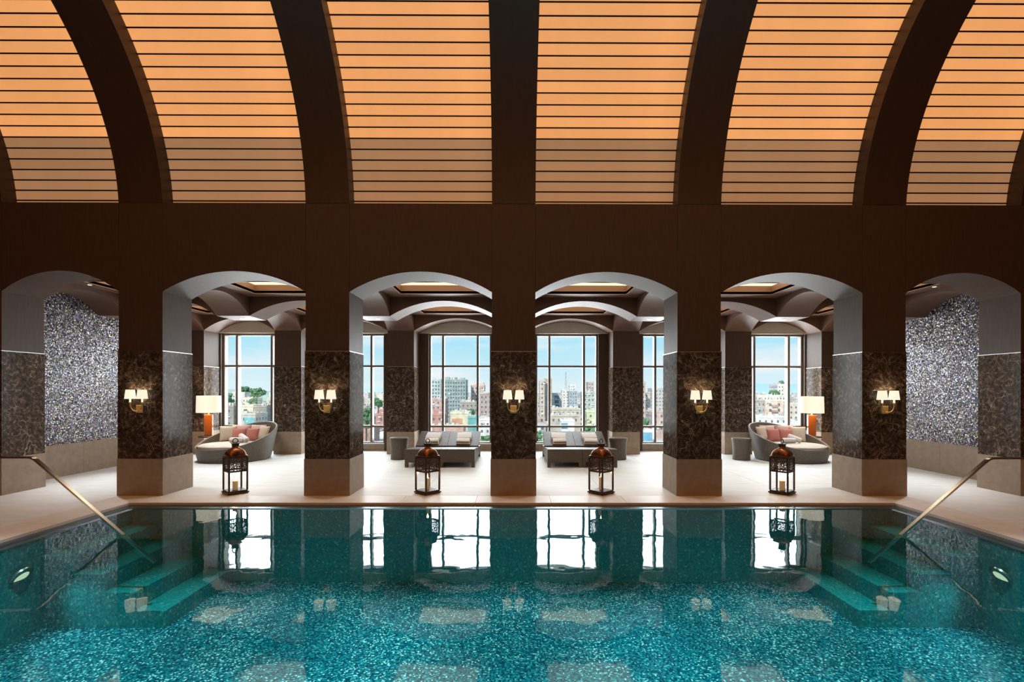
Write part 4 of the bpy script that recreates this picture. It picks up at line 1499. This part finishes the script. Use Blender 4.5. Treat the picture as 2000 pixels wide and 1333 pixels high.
# trees
def tree(lab, px, ytop, ybase, d, wpx):
    a = at(px, ytop, d)
    w = wpx / F * d / 2
    H = (ybase - ytop) / F * d
    FOOT.append((a.x - w, a.x + w, a.y - w, a.y + w))
    t = thing('tree', lab, 'tree', (a.x, a.y, GZ), 0, 'town trees')
    top = a.z - GZ
    obj('trunk', MB().tube([(0, 0, 0), (0, 0, top - H * 0.4)], [0.45, 0.25], 7), M['bark'], t)
    cr_ = MB()
    for k in range(26):
        r = w * rnd.uniform(0.28, 0.5)
        u = rnd.uniform(-1, 1)
        c = Vector((rnd.uniform(-1, 1) * (w - r * 0.6), rnd.uniform(-1, 1) * w * 0.7, top - r - rnd.uniform(0, 1) * max(0.1, H - 2 * r)))
        st = len(cr_.v)
        cr_.lathe([(0.05, -1), (0.6, -0.8), (0.95, -0.3), (1.0, 0.2), (0.7, 0.72), (0.05, 1)], 7)
        for q in range(st, len(cr_.v)):
            v = Vector(cr_.v[q]) * (r * rnd.uniform(0.75, 1.2))
            cr_.v[q] = tuple(c + v)
    obj('crown', cr_, M['leaf'], t)
for a in [('bushy green tree beside the cream house in the first window', 496, 776, 796, 254, 16), ('dark tree on the ridge line in the first window', 480, 755, 776, 600, 16),
          ('small tree on the ridge right of the other in the first window', 504, 758, 778, 600, 26), ('tree behind the left mullion of the first window', 447, 769, 790, 260, 18),
          ('large green tree at the left of the second window', 716, 794, 838, 180, 22), ('round dark tree right of the mullion in the second window', 739, 776, 796, 260, 17),
          ('green tree above the cream market in the third window', 914, 799, 815, 266, 24), ('bright green bush low at the right of the third window', 948, 850, 872, 165, 22),
          ('green tree low at the left of the fifth window', 1257, 817, 842, 200, 22), ('tree on the roofline in the sixth window', 1528, 742, 756, 452, 12),
          ('dark treetops left of the white tower in the sixth window', 1512, 762, 775, 400, 22), ('green tree low at the left of the fourth window', 1050, 838, 872, 170, 18),
          ('green lawn tree at the right of the fourth window', 1150, 830, 868, 170, 26)]:
    tree(*a)

# the uncountable rest: small flat-roofed houses out to the haze
pal = [(0.62, 0.54, 0.44), (0.70, 0.64, 0.56), (0.55, 0.44, 0.36), (0.76, 0.74, 0.70), (0.50, 0.34, 0.27), (0.58, 0.52, 0.47), (0.66, 0.56, 0.50), (0.45, 0.42, 0.38), (0.52, 0.55, 0.54)]
town = [MB() for _ in pal]
tw = MB()
for k in range(1500):
    d = 170 * (16.0 ** rnd.random())
    px = rnd.uniform(380, 1620)
    dx = (px - VPX) / F * d
    w, dp = rnd.uniform(7, 17), rnd.uniform(7, 15)
    zt = rnd.uniform(-30, -16) + min(26, (d / 900) * 14) * rnd.random()
    if rnd.random() < 0.05 and d > 450:
        zt += rnd.uniform(6, 22)
    # keep the nearest roofs below the sill line
    zt = min(zt, EYE - (d * 0.030 if d < 320 else d * 0.004))
    y = d - D + 6
    i = rnd.randrange(len(pal))
    if any(dx - w / 2 < f[1] and dx + w / 2 > f[0] and y < f[3] and y + dp > f[2] for f in FOOT):
        continue
    town[i].box(dx - w / 2, dx + w / 2, y, y + dp, GZ, zt)
    if rnd.random() < 0.6:
        q = rnd.uniform(1, 2)
        xx = dx + rnd.uniform(-w / 3, w / 3)
        town[3].box(xx - q, xx + q, y + 1, y + 1 + 2 * q, zt, zt + rnd.uniform(1.2, 2.8))
    if d < 900:
        cols = max(1, int(w / 3.2))
        for r in range(5):
            for c in range(cols):
                if rnd.random() < 0.75:
                    x = dx + (c - (cols - 1) / 2) * w / cols
                    tw.box(x - 0.6, x + 0.6, y - 0.06, y + 0.05, zt - 2.5 - r * 3.2, zt - 1.0 - r * 3.2)
th = thing('distant_houses', 'mass of small pale flat-roofed houses stretching to the horizon', 'houses', (0, 170, GZ), kind='stuff')
for i, mb in enumerate(town):
    for q in range(len(mb.v)):
        v = mb.v[q]
        mb.v[q] = (v[0], v[1] - 170, v[2] - GZ)
    obj('house_walls', mb, hazed_col(pal[i]), th, kind='stuff')
for q in range(len(tw.v)):
    v = tw.v[q]
    tw.v[q] = (v[0], v[1] - 170, v[2] - GZ)
obj('house_windows', tw, M['town_glass'], th, kind='stuff')

# hills on the horizon
def ridge(lab, px0, px1, ytop, d, col, amp, seed):
    r2 = random.Random(seed)
    a, b = at(px0, ytop, d), at(px1, ytop, d)
    n = 60
    ph = [r2.uniform(0, 6.28) for _ in range(6)]
    def fn(u, v):
        x = a.x + (b.x - a.x) * u
        env = math.sin(PI * u) ** 0.6
        h = (a.z - GZ) * env + amp * env * sum(math.sin(u * (5 + 7 * k) + ph[k]) / (k + 1) for k in range(6)) * 0.4
        prof = math.sin(PI * min(1, v * 1.0)) ** 0.8
        return (x, a.y - 8 + (v - 0.5) * d * 0.35, GZ - 2 + max(0, h) * prof)
    mb = MB().grid(fn, n, 12)
    tag(obj('hill_ridge', mb, cmat('hill_%d' % seed, col, noise=0.2), smooth=80), lab, 'hill', 'hills on the horizon')
ridge('hazy green hill on the horizon in the first window', 330, 640, 760, 1500, (0.42, 0.50, 0.42), 10, 3)
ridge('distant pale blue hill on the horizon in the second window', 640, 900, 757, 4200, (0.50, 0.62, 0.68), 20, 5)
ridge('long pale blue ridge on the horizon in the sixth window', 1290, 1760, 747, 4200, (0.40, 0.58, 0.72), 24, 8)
